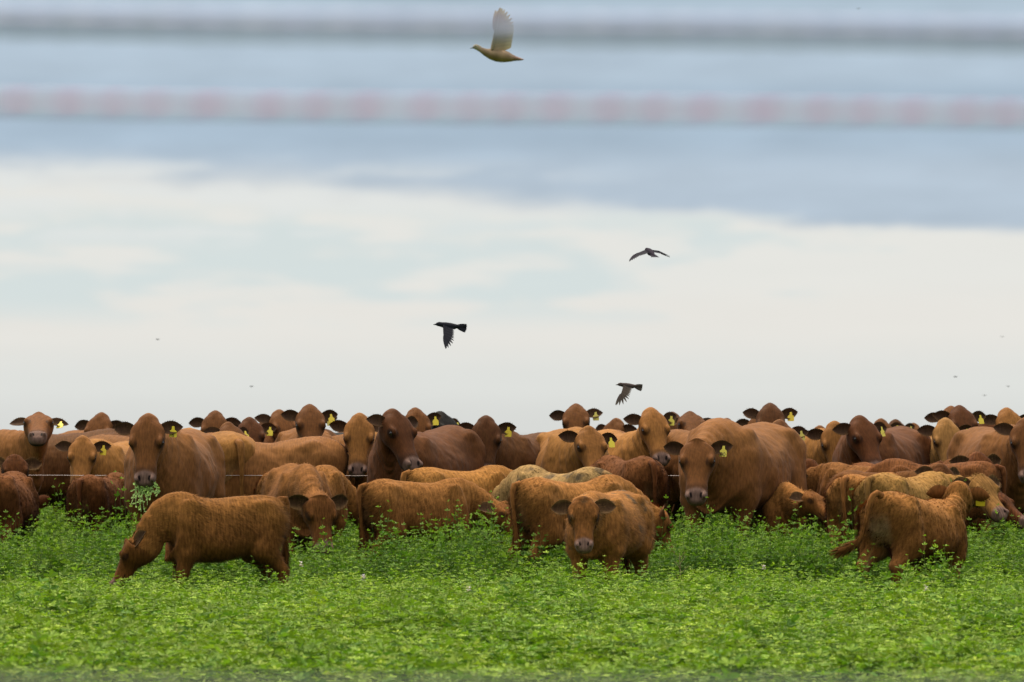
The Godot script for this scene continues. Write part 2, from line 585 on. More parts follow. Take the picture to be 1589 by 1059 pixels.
	func _nets(f: PackedFloat32Array, nx: int, nk: int) -> void:
		var s := PackedByteArray()
		s.resize(f.size())
		for i in f.size():
			s[i] = 1 if f[i] < 0.0 else 0
		var sx := ny * nk
		var cell := PackedInt32Array()
		cell.resize(f.size())
		cell.fill(-1)
		for i in nx - 1:
			for j in ny - 1:
				var at0 := i * sx + j * nk
				for k in nk - 1:
					var at := at0 + k
					var m := s[at] + s[at + 1] + s[at + nk] + s[at + nk + 1] + s[at + sx] + s[at + sx + 1] + s[at + sx + nk] + s[at + sx + nk + 1]
					if m == 0 or m == 8: continue
					var sum := Vector3()
					var n := 0
					for e in 12:
						var a: int
						var b: int
						var o: Vector3
						var dir: Vector3
						if e < 4:
							a = at + (e & 1) * nk + (e >> 1); b = a + sx; o = Vector3(0, e & 1, e >> 1); dir = Vector3(1, 0, 0)
						elif e < 8:
							a = at + (e & 1) * sx + ((e >> 1) & 1); b = a + nk; o = Vector3(e & 1, 0, (e >> 1) & 1); dir = Vector3(0, 1, 0)
						else:
							a = at + (e & 1) * sx + ((e >> 1) & 1) * nk; b = a + 1; o = Vector3(e & 1, (e >> 1) & 1, 0); dir = Vector3(0, 0, 1)
						if s[a] != s[b]:
							sum += o + dir * (f[a] / (f[a] - f[b]))
							n += 1
					sum /= n
					var x := lerpf(xs[i], xs[i + 1], sum.x)
					var h := lerpf(hs[i], hs[i + 1], sum.x)
					var y := lerpf(ys[i], ys[i + 1], sum.x) + (j + sum.y) * h
					cell[at] = pos.size()
					pos.append(Vector3(x, y, (k + sum.z - nz) * h))
		for i in range(1, nx - 1):
			for j in range(1, ny - 1):
				for k in range(1, nk - 1):
					var at := i * sx + j * nk + k
					var v := s[at]
					if v != s[at + sx]: _quad(cell[at - nk - 1], cell[at - 1], cell[at], cell[at - nk], v == 1)
					if v != s[at + nk]: _quad(cell[at - sx - 1], cell[at - sx], cell[at], cell[at - 1], v == 1)
					if v != s[at + 1]: _quad(cell[at - sx - nk], cell[at - nk], cell[at], cell[at - sx], v == 1)
		# one light smoothing pass, then normals
		var acc := PackedVector3Array(); acc.resize(pos.size())
		var cnt := PackedInt32Array(); cnt.resize(pos.size())
		for i in range(0, idx.size(), 3):
			for e in 3:
				var a := idx[i + e]
				var b := idx[i + (e + 1) % 3]
				acc[a] += pos[b]; cnt[a] += 1
				acc[b] += pos[a]; cnt[b] += 1
		for i in pos.size():
			if cnt[i] > 0: pos[i] = pos[i].lerp(acc[i] / cnt[i], 0.35)
		nor.resize(pos.size())
		var vol := 0.0
		for i in range(0, idx.size(), 3):
			var a := pos[idx[i]]; var b := pos[idx[i + 1]]; var c := pos[idx[i + 2]]
			var n := (c - a).cross(b - a)
			vol += a.dot(n)
			nor[idx[i]] += n; nor[idx[i + 1]] += n; nor[idx[i + 2]] += n
		if vol < 0.0:   # keep clockwise fronts with outward normals
			for i in range(0, idx.size(), 3):
				var t := idx[i + 1]; idx[i + 1] = idx[i + 2]; idx[i + 2] = t
			for i in nor.size(): nor[i] = -nor[i]
		for i in nor.size(): nor[i] = nor[i].normalized()
		# bend parameter and markings
		var hip := (ndir + hu).normalized()
		var a0 := n1 + Vector3(0, 0.02, 0)
		q.resize(pos.size())
		mask.resize(pos.size())
		var sc := hl / 0.53
		var k_n0y := n0.y
		for i in pos.size():
			var p := pos[i]
			var t := clampf((p - n0).dot(ndir) / nlen, 0.0, 1.0)
			t = t * t * (3.0 - 2.0 * t) * 0.2 + t * 0.8
			var w := smoothstep(-0.07 * sc, 0.10 * sc, (p - a0).dot(hip))
			if p.y < 0.5 * n0.y: t = 0.0; w = 0.0
			q[i] = t * 16.0 + w * 8.0
			# r muzzle, g dark, b pale, a hair length
			var rel := p - p0
			var hx := rel.dot(hu) / hl
			var hy := rel.dot(hv) / sc
			var hz := absf(p.z) / sc
			var m := Color(0, 0, 0, 1)
			if w > 0.5:
				m.r = smoothstep(0.83, 0.90, hx - 0.4 * hz + 0.9 * maxf(hy, -0.05) - 0.012)
				var nost := Vector3((hx - 0.955) * 0.53 / 0.026, (hy - 0.036) / 0.026, (hz - 0.046) / 0.018).length()
				m.g = 1.0 - smoothstep(0.75, 1.15, nost)
				var mouth_groove := absf(hy + 0.052 - 0.03 * (1.0 - hx))
				m.g = maxf(m.g, (0.5 if n0.y > 0.9 else 0.12) * smoothstep(0.72, 0.84, hx) * (1.0 - m.r))
				if hx > 0.78: m.g = maxf(m.g, (0.85 if n0.y > 0.9 else 0.35) * (1.0 - smoothstep(-0.052, -0.036, hy)))
				if hx > 0.70: m.g = maxf(m.g, 0.8 * (1.0 - smoothstep(0.004, 0.012, mouth_groove)))  # shade of the mouth groove painted into the colour as a dark line
				var eye := Vector3((hx - 0.36) * 0.53 / 0.048, (hy - 0.026) / 0.036, 0).length()
				if hz > 0.07: m.g = maxf(m.g, 0.75 * (1.0 - smoothstep(0.7, 1.25, eye)))
				m.a = lerpf(0.45, 0.12, smoothstep(0.3, 0.85, hx))
			else:
				var z := p / (k_n0y / 1.03)
				m.b = smoothstep(0.0, 1.0, (1.0 - smoothstep(0.07, 0.17, absf(z.z))) * smoothstep(0.0, 0.12, -z.x - 0.58) * (1.0 - smoothstep(0.85, 1.15, z.y)))
				m.b = maxf(m.b, (1.0 - smoothstep(0.10, 0.16, absf(z.z))) * (1.0 - smoothstep(-0.6, -0.1, nor[i].y)) * smoothstep(0.0, 0.3, -z.x) * 0.6)
				m.a = 1.0 - 0.6 * smoothstep(0.6, 0.35, p.y)
			mask[i] = m
		var total := 0.0
		for i in range(0, idx.size(), 3):
			total += (pos[idx[i + 1]] - pos[idx[i]]).cross(pos[idx[i + 2]] - pos[idx[i]]).length()
			cum.append(total)

	func _quad(a: int, b: int, c: int, d: int, flip: bool) -> void:
		if a < 0 or b < 0 or c < 0 or d < 0: return
		if flip: idx.append_array(PackedInt32Array([a, b, c, a, c, d]))
		else: idx.append_array(PackedInt32Array([a, c, b, a, d, c]))

	func grid(x0: float, x1: float, neck_at: float, head_at: float, big: float, small: float, axis: Callable) -> void:
		var x := x0
		while x < x1:
			var f := smoothstep(neck_at, head_at, x)
			var h := lerpf(big, small, f)
			xs.append(x); hs.append(h)
			ys.append(lerpf(-0.03, float(axis.call(x)) - 0.5 * ny * h, f))
			x += h


func cow_kind() -> Kind:
	var k := Kind.new()
	k.trunk = [[-0.86, 1.16, 1.02, 0.09], [-0.82, 1.24, 0.86, 0.17], [-0.74, 1.285, 0.74, 0.235], [-0.56, 1.315, 0.70, 0.285], [-0.30, 1.31, 0.60, 0.325], [0.0, 1.295, 0.54, 0.365], [0.25, 1.30, 0.545, 0.355],
		[0.46, 1.325, 0.56, 0.30], [0.62, 1.295, 0.58, 0.25], [0.74, 1.23, 0.62, 0.19], [0.84, 1.12, 0.74, 0.11]]
	k.n0 = Vector3(0.54, 1.03, 0); k.n1 = Vector3(1.045, 1.205, 0)
	k.neck = [0.27, 0.118, 0.165, 0.098]
	k.p0 = Vector3(1.10, 1.345, 0); k.pitch = deg_to_rad(-50); k.hl = 0.53
	k.head = [[-0.04, 0.080, 0.045, -0.09], [0.05, 0.124, 0.062, -0.12], [0.12, 0.147, 0.066, -0.135], [0.20, 0.152, 0.068, -0.150], [0.36, 0.142, 0.064, -0.160], [0.50, 0.106, 0.055, -0.140], [0.66, 0.090, 0.050, -0.116], [0.82, 0.092, 0.053, -0.104], [0.93, 0.094, 0.052, -0.095], [1.0, 0.076, 0.032, -0.064]]
	for s in [1]:
		k.bones.append_array([[Vector3(0.46, 1.0, 0.17), Vector3(0.47, 0.68, 0.20), 0.155, 0.115, 0.06], [Vector3(0.47, 0.68, 0.19), Vector3(0.50, 0.40, 0.175), 0.10, 0.06, 0.05], [Vector3(0.50, 0.40, 0.175), Vector3(0.49, 0.12, 0.175), 0.055, 0.042, 0.03],
			[Vector3(0.49, 0.12, 0.175), Vector3(0.53, 0.03, 0.175), 0.05, 0.06, 0.03], [Vector3(-0.58, 1.05, 0.13), Vector3(-0.49, 0.72, 0.20), 0.205, 0.165, 0.045], [Vector3(-0.50, 0.74, 0.19), Vector3(-0.73, 0.46, 0.19), 0.135, 0.062, 0.06],
			[Vector3(-0.73, 0.46, 0.19), Vector3(-0.69, 0.13, 0.19), 0.058, 0.045, 0.03], [Vector3(-0.69, 0.13, 0.19), Vector3(-0.65, 0.03, 0.19), 0.05, 0.06, 0.03],
			[Vector3(0.98, 1.05, 0.0), Vector3(0.70, 0.62, 0.0), 0.05, 0.055, 0.10]])
	k.bumps = [[Vector3(-0.50, 1.222, 0.222), Vector3(0.075, 0.045, 0.05), 0.07], [Vector3(-0.78, 1.16, 0.115), Vector3(0.05, 0.05, 0.04), 0.06], [Vector3(0.41, 1.03, 0.228), Vector3(0.11, 0.24, 0.06), 0.05], [Vector3(0.55, 0.83, 0.21), Vector3(0.09, 0.11, 0.06), 0.06],
		[Vector3(-0.34, 1.14, 0.345), Vector3(0.12, 0.12, 0.06), -0.05], [Vector3(-0.30, 0.70, 0.34), Vector3(0.05, 0.16, 0.05), -0.05], [Vector3(0.30, 0.72, 0.38), Vector3(0.07, 0.16, 0.05), -0.05],
		[k.p0 + Vector3(0.0, 0.024, 0), Vector3(0.05, 0.05, 0.038), 0.04]]
	head_bumps(k, 1.0)
	k.ear = [0.195, 0.052]
	k.tail0 = Vector3(-0.84, 1.20, 0)
	var p0 := k.p0; var pt := k.pitch
	k.grid(-0.98, 1.56, 0.70, 1.02, 0.0255, 0.0105, func(x): return minf(1.25, p0.y + (x - p0.x) * tan(pt) * 0.93 - 0.02))
	return k


func head_bumps(k: Kind, s: float) -> void:
	var u := Vector3(cos(k.pitch), sin(k.pitch), 0)
	var v := Vector3(-sin(k.pitch), cos(k.pitch), 0)
	k.bumps.append_array([[k.p0 + u * 0.33 * k.hl + v * 0.038 * s + Vector3(0, 0, 0.122 * s), Vector3(0.05, 0.04, 0.022) * s, 0.03 * s],
		[k.p0 + u * 0.955 * k.hl + v * 0.048 * s + Vector3(0, 0, 0.048 * s), Vector3(0.022, 0.022, 0.016) * s, -0.014 * s],
		[k.p0 + u * 0.955 * k.hl + v * 0.030 * s + Vector3(0, 0, 0.066 * s), Vector3(0.05, 0.03, 0.022) * s, 0.02 * s]])


func calf_kind() -> Kind:
	var k := Kind.new()
	# a weaned calf, in the size of a 0.92 m animal
	k.trunk = [[-0.57, 0.83, 0.70, 0.06], [-0.54, 0.875, 0.60, 0.115], [-0.48, 0.90, 0.52, 0.16], [-0.36, 0.915, 0.50, 0.188], [-0.18, 0.902, 0.44, 0.212], [0.0, 0.89, 0.40, 0.235], [0.16, 0.892, 0.40, 0.225],
		[0.31, 0.91, 0.41, 0.19], [0.41, 0.89, 0.425, 0.16], [0.49, 0.845, 0.46, 0.12], [0.55, 0.77, 0.55, 0.07]]
	k.trunk_narrow = 0.22
	k.soft = 0.065
	k.n0 = Vector3(0.315, 0.71, 0); k.n1 = Vector3(0.665, 0.85, 0)
	k.neck = [0.18, 0.092, 0.108, 0.076]
	k.p0 = Vector3(0.702, 0.94, 0); k.pitch = deg_to_rad(-50); k.hl = 0.375
	k.head = [[-0.04, 0.068, 0.045, -0.072], [0.05, 0.100, 0.056, -0.094], [0.12, 0.117, 0.058, -0.106], [0.20, 0.121, 0.060, -0.114], [0.36, 0.112, 0.052, -0.120], [0.50, 0.084, 0.042, -0.104], [0.66, 0.071, 0.039, -0.092], [0.82, 0.072, 0.041, -0.084], [0.93, 0.073, 0.040, -0.078], [1.0, 0.062, 0.028, -0.060]]
	k.bones = [[Vector3(0.31, 0.68, 0.11), Vector3(0.32, 0.48, 0.13), 0.105, 0.082, 0.035], [Vector3(0.32, 0.48, 0.125), Vector3(0.34, 0.28, 0.115), 0.072, 0.048, 0.04], [Vector3(0.34, 0.28, 0.115), Vector3(0.335, 0.09, 0.115), 0.043, 0.034, 0.03],
		[Vector3(0.335, 0.09, 0.115), Vector3(0.36, 0.02, 0.115), 0.038, 0.044, 0.03], [Vector3(-0.40, 0.72, 0.085), Vector3(-0.345, 0.50, 0.132), 0.138, 0.112, 0.028], [Vector3(-0.345, 0.51, 0.125), Vector3(-0.51, 0.33, 0.125), 0.095, 0.046, 0.045],
		[Vector3(-0.51, 0.33, 0.125), Vector3(-0.48, 0.10, 0.125), 0.042, 0.034, 0.03], [Vector3(-0.48, 0.10, 0.125), Vector3(-0.455, 0.02, 0.125), 0.038, 0.044, 0.03],
		[Vector3(0.66, 0.73, 0.0), Vector3(0.47, 0.45, 0.0), 0.035, 0.04, 0.07]]
	k.bumps = [[Vector3(-0.35, 0.846, 0.138), Vector3(0.055, 0.032, 0.035), 0.055], [Vector3(-0.52, 0.81, 0.075), Vector3(0.035, 0.035, 0.03), 0.04], [Vector3(0.28, 0.72, 0.15), Vector3(0.075, 0.16, 0.04), 0.035], [Vector3(0.37, 0.58, 0.14), Vector3(0.06, 0.075, 0.04), 0.045],
		[Vector3(-0.23, 0.79, 0.228), Vector3(0.085, 0.085, 0.045), -0.035], [k.p0 + Vector3(0, 0.018, 0), Vector3(0.038, 0.036, 0.034), 0.03]]
	for r in k.trunk: r[0] *= 0.88
	for b in k.bones:
		b[0].x *= 0.88; b[1].x *= 0.88
	for b in k.bumps.slice(0, 5): b[0].x *= 0.88
	head_bumps(k, 0.39 / 0.53)
	k.ear = [0.175, 0.050]
	k.tail0 = Vector3(-0.49, 0.86, 0)
	var p0 := k.p0; var pt := k.pitch
	k.grid(-0.60, 1.05, 0.41, 0.65, 0.0178, 0.0082, func(x): return minf(0.87, p0.y + (x - p0.x) * tan(pt) * 0.93 - 0.015))
	return k


# ---- one individual, from a template: fills job with arrays (runs on a worker thread)
func pose(job: Dictionary) -> void:
	var k: Kind = job.kind
	var rng := RandomNumberGenerator.new()
	rng.seed = job.seed
	var noise := FastNoiseLite.new()
	noise.seed = job.seed
	noise.frequency = 1.0
	noise.fractal_octaves = 3
	var sc: float = job.scale
	var fat: float = job.fat
	var yaw: float = job.neck_yaw
	var pit: float = job.neck_pitch
	var T: Array[Transform3D] = chain(k, yaw, pit, job.head_yaw, job.head_pitch, job.head_roll)
	var n := k.pos.size()
	var vp := PackedVector3Array(); vp.resize(n)
	var vn := PackedVector3Array(); vn.resize(n)
	var vc := PackedColorArray(); vc.resize(n)
	var tint: Color = job.tint
	var muzzle: Color = job.muzzle
	var swing: Array = job.swing
	var ly: float = k.n0.y * 0.74
	var fx: float = k.n0.x
	var patch: float = job.patch
	var back: Vector3 = job.back
	for i in n:
		var p := k.pos[i]
		var g := k.q[i]
		var m := k.mask[i]
		var nn := k.nor[i]
		var h := p.y / k.n0.y
		var loud := 1.0 + 0.20 * noise.get_noise_3dv(p * 3.2) + 0.13 * noise.get_noise_3dv(p * 13.0)
		var grim := 0.0
		if patch > 0.0:
			grim = smoothstep(0.72 - patch, 0.86 - patch, 0.5 + 0.5 * noise.get_noise_3dv(p * 5.0 + Vector3(7, 3, 1)) + 0.35 * (p.y - 0.75 * k.n0.y * 1.3) - 0.2 * absf(p.x + 0.1))
		var lump := (0.013 * noise.get_noise_3dv(p * 3.6 + Vector3(31, 5, 9)) + 0.006 * noise.get_noise_3dv(p * 9.0 + Vector3(3, 50, 2))) * k.n0.y * (1.0 - smoothstep(15.0, 19.0, g))
		if g > 1.0 and g < 16.0: lump += 0.006 * k.n0.y * sin(g * 2.1 + p.y * 9.0) * smoothstep(1.0, 4.0, g) * (1.0 - smoothstep(12.0, 16.0, g))
		if g < 0.1: lump += 0.0045 * k.n0.y * sin((p.x + 0.25 * p.y) * 52.0 / k.n0.y) * smoothstep(0.30, 0.15, absf(p.x / k.n0.y + 0.02)) * smoothstep(0.45, 0.6, h) * smoothstep(1.15, 0.95, h)
		p += nn * lump
		p.z *= lerpf(fat, 1.0, clampf(g / 16.0, 0.0, 1.0))
		if p.y > 0.5 * k.n0.y:
			var bx := p.x / k.n0.y
			var up := smoothstep(0.5, 1.15, p.y / k.n0.y) * (1.0 - smoothstep(0.0, 8.0, g)) * k.n0.y
			p.y += up * (back.x * exp(-pow((bx + 0.52) / 0.22, 2.0)) + back.y * exp(-pow((bx + 0.05) / 0.30, 2.0)) + back.z * exp(-pow((bx - 0.42) / 0.18, 2.0)))
		if p.y < ly and g < 0.1:
			var s := 0.0
			var ww := 0.0
			if p.x > fx * 0.55:
				s = swing[0] if p.z > 0.0 else swing[1]
				ww = smoothstep(fx * 0.55, fx * 0.75, p.x)
			elif p.x < -fx * 0.6:
				s = swing[2] if p.z > 0.0 else swing[3]
				ww = smoothstep(-fx * 0.6, -fx * 0.85, p.x)
			p.x += s * ww * (ly - p.y)
		if g > 0.001:
			var b := mini(int(g), 23)
			var f := g - b
			p = (T[b] * p).lerp(T[b + 1] * p, f)
			nn = (T[b].basis * nn).lerp(T[b + 1].basis * nn, f).normalized()
		vp[i] = p * sc
		vn[i] = nn
		var c := tint * (loud * (1.0 + 0.24 * smoothstep(0.85, 1.2, h) - 0.22 * smoothstep(0.62, 0.35, h)))  # lighter back mixes bleached coat with painted-in overhead light; lower legs darker coat
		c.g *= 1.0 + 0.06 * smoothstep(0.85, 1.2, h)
		if g > 20.0: c = c.lerp(job.face, 0.85) * 1.0
		c = c.lerp(Color(0.74, 0.45, 0.23), m.b * job.pale)
		c = c.lerp(Color(0.165, 0.125, 0.080) * loud, grim * 0.8)
		c = c.lerp(muzzle, m.r)
		c = c.lerp(Color(0.02, 0.014, 0.012), m.g)
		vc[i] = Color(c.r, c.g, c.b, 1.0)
	var vi := k.idx.duplicate()
	vn.fill(Vector3.ZERO)
	for i in range(0, vi.size(), 3):
		var a := vi[i]; var b := vi[i + 1]; var c := vi[i + 2]
		var fn := (vp[c] - vp[a]).cross(vp[b] - vp[a])
		vn[a] += fn; vn[b] += fn; vn[c] += fn
	for i in n: vn[i] = vn[i].normalized()
	job.T = T
	# coat
	var hairs: int = job.hairs
	var hl: float = job.hair_len
	var hw: float = job.hair_wide
	var lift: float = job.lift
	var tip: float = job.tip
	var total := k.cum[k.cum.size() - 1]
	for h in hairs:
		var tri := k.cum.bsearch(rng.randf() * total)
		tri = mini(tri, k.cum.size() - 1) * 3
		var ia := k.idx[tri]; var ib := k.idx[tri + 1]; var ic := k.idx[tri + 2]
		var u := rng.randf(); var v := rng.randf()
		if u + v > 1.0: u = 1.0 - u; v = 1.0 - v
		var rest := k.pos[ia] * (1.0 - u - v) + k.pos[ib] * u + k.pos[ic] * v
		if rest.y < k.n0.y * 0.2: continue
		var m := k.mask[ia]
		if m.r > 0.3 or m.g > 0.5: continue
		var p := vp[ia] * (1.0 - u - v) + vp[ib] * u + vp[ic] * v
		var nn := (vn[ia] * (1.0 - u - v) + vn[ib] * u + vn[ic] * v).normalized()
		var g := k.q[ia]
		var flow := Vector3(-0.8, -0.75, 0)
		if g > 20.0: flow = k.hu * 0.9 - k.hv * 0.2
		var b := T[mini(int(g), 23)].basis
		var clump := noise.get_noise_3dv(rest * 27.0)
		var dir := b * flow + Vector3(rng.randf() - 0.5, rng.randf() - 0.5, rng.randf() - 0.5) * 0.75 + nn * (lift + 0.42 * clump)
		dir = (dir - nn * minf(0.0, dir.dot(nn))).normalized()
		var len := hl * m.a * (0.55 + 0.8 * rng.randf())
		var side := dir.cross(nn).normalized() * hw * (0.6 + 0.6 * rng.randf())
		var base := vp.size()
		var c := vc[ia] * (1.02 + (0.34 if hl > 0.03 else 0.25) * clump + 0.34 * (rng.randf() - 0.5))
		c.a = 1.0
		p -= nn * 0.002
		vp.append(p - side); vp.append(p + side); vp.append(p + dir * len)
		vn.append(nn); vn.append(nn); vn.append((nn + dir * 0.25).normalized())
		vc.append(c); vc.append(c); vc.append(c * tip)
		vi.append(base); vi.append(base + 2); vi.append(base + 1)
	# ears
	for s in [1.0, -1.0]:
		add_ear(k, job, vp, vn, vc, vi, s, sc, T[24], rng)
	add_tail(k, job, vp, vn, vc, vi, sc, rng)
	for i in vc.size(): vc[i] = Color(minf(vc[i].r / 0.9, 1.0), minf(vc[i].g / 0.9, 1.0), minf(vc[i].b / 0.9, 1.0), 1.0)
	job.vp = vp; job.vn = vn; job.vc = vc; job.vi = vi


func chain(k: Kind, yaw: float, pit: float, hyaw: float, hpit: float, hroll: float) -> Array[Transform3D]:
	var out: Array[Transform3D] = []
	var at := k.n0
	for i in 17:
		var t := i / 16.0
		var b := Basis(Vector3.UP, yaw * t) * Basis(Vector3(0, 0, 1), pit * (1.0 - pow(1.0 - t, 1.9)))
		if i > 0:
			var tm := (i - 0.5) / 16.0
			at += (Basis(Vector3.UP, yaw * tm) * Basis(Vector3(0, 0, 1), pit * (1.0 - pow(1.0 - tm, 1.9)))) * (k.ndir * (k.nlen / 16.0))
		var rest := k.n0 + k.ndir * (k.nlen * t)
		out.append(Transform3D(b, at - b * rest))
	var last := out[16]
	var pivot := k.n1 + Vector3(0.01, 0.02, 0)
	for i in range(1, 9):
		var w := i / 8.0
		# head turn about the upright of the neck's end, then nod, then tilt about the face
		var b := last.basis * Basis((last.basis.inverse() * Vector3.UP).normalized(), hyaw * w) * Basis(Vector3(0, 0, 1), hpit * w) * Basis(k.hu, hroll * w)
		out.append(Transform3D(b, last * pivot - b * pivot))
	return out


func add_ear(k: Kind, job: Dictionary, vp: PackedVector3Array, vn: PackedVector3Array, vc: PackedColorArray, vi: PackedInt32Array, s: float, sc: float, T: Transform3D, rng: RandomNumberGenerator) -> void:
	var L: float = k.ear[0]
	var W: float = k.ear[1]
	var hs := k.hl / 0.53
	var lift: float = job.ear_lift + rng.randf_range(-0.12, 0.12)
	var base := k.p0 + k.hu * 0.085 * k.hl - k.hv * 0.02 * hs + Vector3(0, 0, s * 0.108 * hs)
	var e := (Vector3(0, 0, s) * cos(lift) - k.hu * sin(lift) - k.hv * 0.22).normalized()
	var nn := (k.hv * 0.85 + k.hu * 0.30 + Vector3(0, 0, s * 0.25))
	nn = (nn - e * nn.dot(e)).normalized()
	var f := nn.cross(e).normalized()
	if f.dot(k.hu) > 0.0: f = -f
	var tw := rng.randf_range(-0.25, 0.25)
	var rot := Basis(e, tw)
	nn = rot * nn; f = rot * f
	var na := 9
	var nb := 6
	var start := vp.size()
	var back: Color = job.face * 0.85
	var inner := Color(0.105, 0.052, 0.028)
	var rim: Color = job.rim
	for side in 2:
		for i in na + 1:
			var a := float(i) / na
			var w := W * (0.50 + 0.62 * sin(PI * minf(a * 0.95 + 0.08, 1.0))) * (1.0 if a < 0.6 else pow(maxf(0.0, 1.0 - pow((a - 0.6) / 0.4, 2.0)), 0.62)) * (0.8 if i == 0 else 1.0)
			for j in nb + 1:
				var b := 2.0 * j / nb - 1.0
				var droop := f * (-0.01 * a * a)
				var p := base + e * (L * a) + f * (w * b) + droop + nn * (0.45 * w * b * b + 0.10 * L * a * (a - 0.3))
				if side == 1: p -= nn * (0.012 * (1.0 - b * b) * (1.0 - a * a) + 0.003)
				vp.append(T * p * sc)
				var no := (nn - f * (0.9 * b) - e * 0.15).normalized()
				vn.append((T.basis * (no if side == 0 else -no)).normalized())
				var c := inner.lerp(rim, smoothstep(0.55, 0.95, maxf(absf(b), smoothstep(0.75, 1.0, a) )) * 0.8).lerp(rim, 0.25 * (1.0 - a) * (1.0 - absf(b))) if side == 0 else back
				vc.append(Color(c.r, c.g, c.b, 1))
	var row := nb + 1
	var sheet := (na + 1) * row
	for side in 2:
		for i in na:
			for j in nb:
				var a := start + side * sheet + i * row + j
				face_quad(vi, vp, vn, a, a + 1, a + row + 1, a + row)
	for i in na:
		for j in [0, nb]:
			var a: int = start + i * row + j
			face_quad(vi, vp, vn, a, a + row, a + row + sheet, a + sheet)
	for j in nb:
		var a := start + na * row + j
		face_quad(vi, vp, vn, a, a + 1, a + 1 + sheet, a + sheet)
	# hair fringe along the rim and inside
	var count := int(job.fringe)
	for h in count:
		var a := rng.randf()
		var b := -1.0 if rng.randf() < 0.5 else 1.0
		var len: float = job.fringe_len * hs
		if rng.randf() < 0.3: b = rng.randf_range(-0.6, 0.6); a = rng.randf_range(0.0, 0.5)
		var i := start + int(a * na) * row + int((b + 1.0) * 0.5 * nb)
		var p := vp[i]
		var dir: Vector3 = T.basis * (f * b * 0.45 + e * 1.0 + nn * 0.25 + Vector3(rng.randf() - 0.5, rng.randf() - 0.5, rng.randf() - 0.5) * 0.8)
		var sd := dir.cross(T.basis * nn).normalized() * 0.0013
		var at := vp.size()
		vp.append(p - sd); vp.append(p + sd); vp.append(p + dir.normalized() * len * (0.5 + rng.randf()))
		for q in 3:
			vn.append((T.basis * nn).normalized()); vc.append(rim * (0.7 + 0.5 * rng.randf()))
		vi.append(at); vi.append(at + 2); vi.append(at + 1)
	job["ear_at_%d" % int(s)] = [base + e * (L * 0.56) + nn * 0.022 + k.hu * 0.012, nn, e]


func face_quad(vi: PackedInt32Array, vp: PackedVector3Array, vn: PackedVector3Array, a: int, b: int, c: int, d: int) -> void:
	# clockwise seen from the side its normals point to
	var n := (vp[d] - vp[b]).cross(vp[c] - vp[a])
	if n.dot(vn[a] + vn[c]) < 0.0: vi.append_array(PackedInt32Array([a, c, b, a, d, c]))
	else: vi.append_array(PackedInt32Array([a, b, c, a, c, d]))


func add_tail(k: Kind, job: Dictionary, vp: PackedVector3Array, vn: PackedVector3Array, vc: PackedColorArray, vi: PackedInt32Array, sc: float, rng: RandomNumberGenerator) -> void:
	var size := k.n0.y / 1.03
	var pts: Array = job.tail          # offsets from the tail head in metres of a 1.03 m neck base
	var curve := Curve3D.new()
	curve.bake_interval = 0.02
	for i in pts.size():
		var p: Vector3 = k.tail0 + pts[i] * size
		var a: Vector3 = pts[maxi(i - 1, 0)] * size
		var c: Vector3 = pts[mini(i + 1, pts.size() - 1)] * size
		curve.add_point(p, (a - c) * 0.2, (c - a) * 0.2)
	var rings := 16
	var sides := 8
	var total := curve.get_baked_length()
	var start := vp.size()
	for i in rings + 1:
		var t := float(i) / rings
		var p := curve.sample_baked(total * t)
		var dir := (curve.sample_baked(minf(total * t + 0.02, total)) - curve.sample_baked(maxf(total * t - 0.02, 0.0))).normalized()
		var x := dir.cross(Vector3(0, 0.05, 1)).normalized()
		var y := dir.cross(x)
		var r := size * (lerpf(0.042, 0.02, smoothstep(0.0, 0.55, t)) + 0.024 * smoothstep(0.6, 0.8, t)) * (1.0 if t < 0.85 else sqrt(maxf(0.0, 1.0 - pow((t - 0.85) / 0.15, 2.0))) + 0.02)
		for j in sides:
			var a := TAU * j / sides
			var n := x * cos(a) + y * sin(a)
			vp.append((p + n * r) * sc)
			vn.append(n)
			var c: Color = job.tint * (0.95 - 0.35 * smoothstep(0.55, 0.8, t)) * rng.randf_range(0.85, 1.15)
			vc.append(Color(c.r, c.g, c.b, 1))
	for i in rings:
		for j in sides:
			var a := start + i * sides + j
			var b := start + i * sides + (j + 1) % sides
			face_quad(vi, vp, vn, a, b, b + sides, a + sides)
	for h in int(job.hairs * 0.02):
		var t := 0.25 + 0.75 * sqrt(rng.randf())
		var i := start + int(t * rings) * sides + rng.randi() % sides
		var nn := vn[i]
		var dn := (curve.sample_baked(minf(total * t + 0.05, total)) - curve.sample_baked(maxf(total * t - 0.05, 0.0))).normalized()
		var dir := (dn + nn * 0.3 + Vector3(rng.randf() - 0.5, rng.randf() - 0.5, rng.randf() - 0.5) * 0.3).normalized()
		var sd: Vector3 = dir.cross(nn).normalized() * 0.0025
		var at := vp.size()
		vp.append(vp[i] - sd); vp.append(vp[i] + sd); vp.append(vp[i] + dir * (0.03 + 0.06 * t) * sc)
		for q in 3: vn.append(nn); vc.append(vc[i] * rng.randf_range(0.7, 1.25))
		vi.append(at); vi.append(at + 2); vi.append(at + 1)


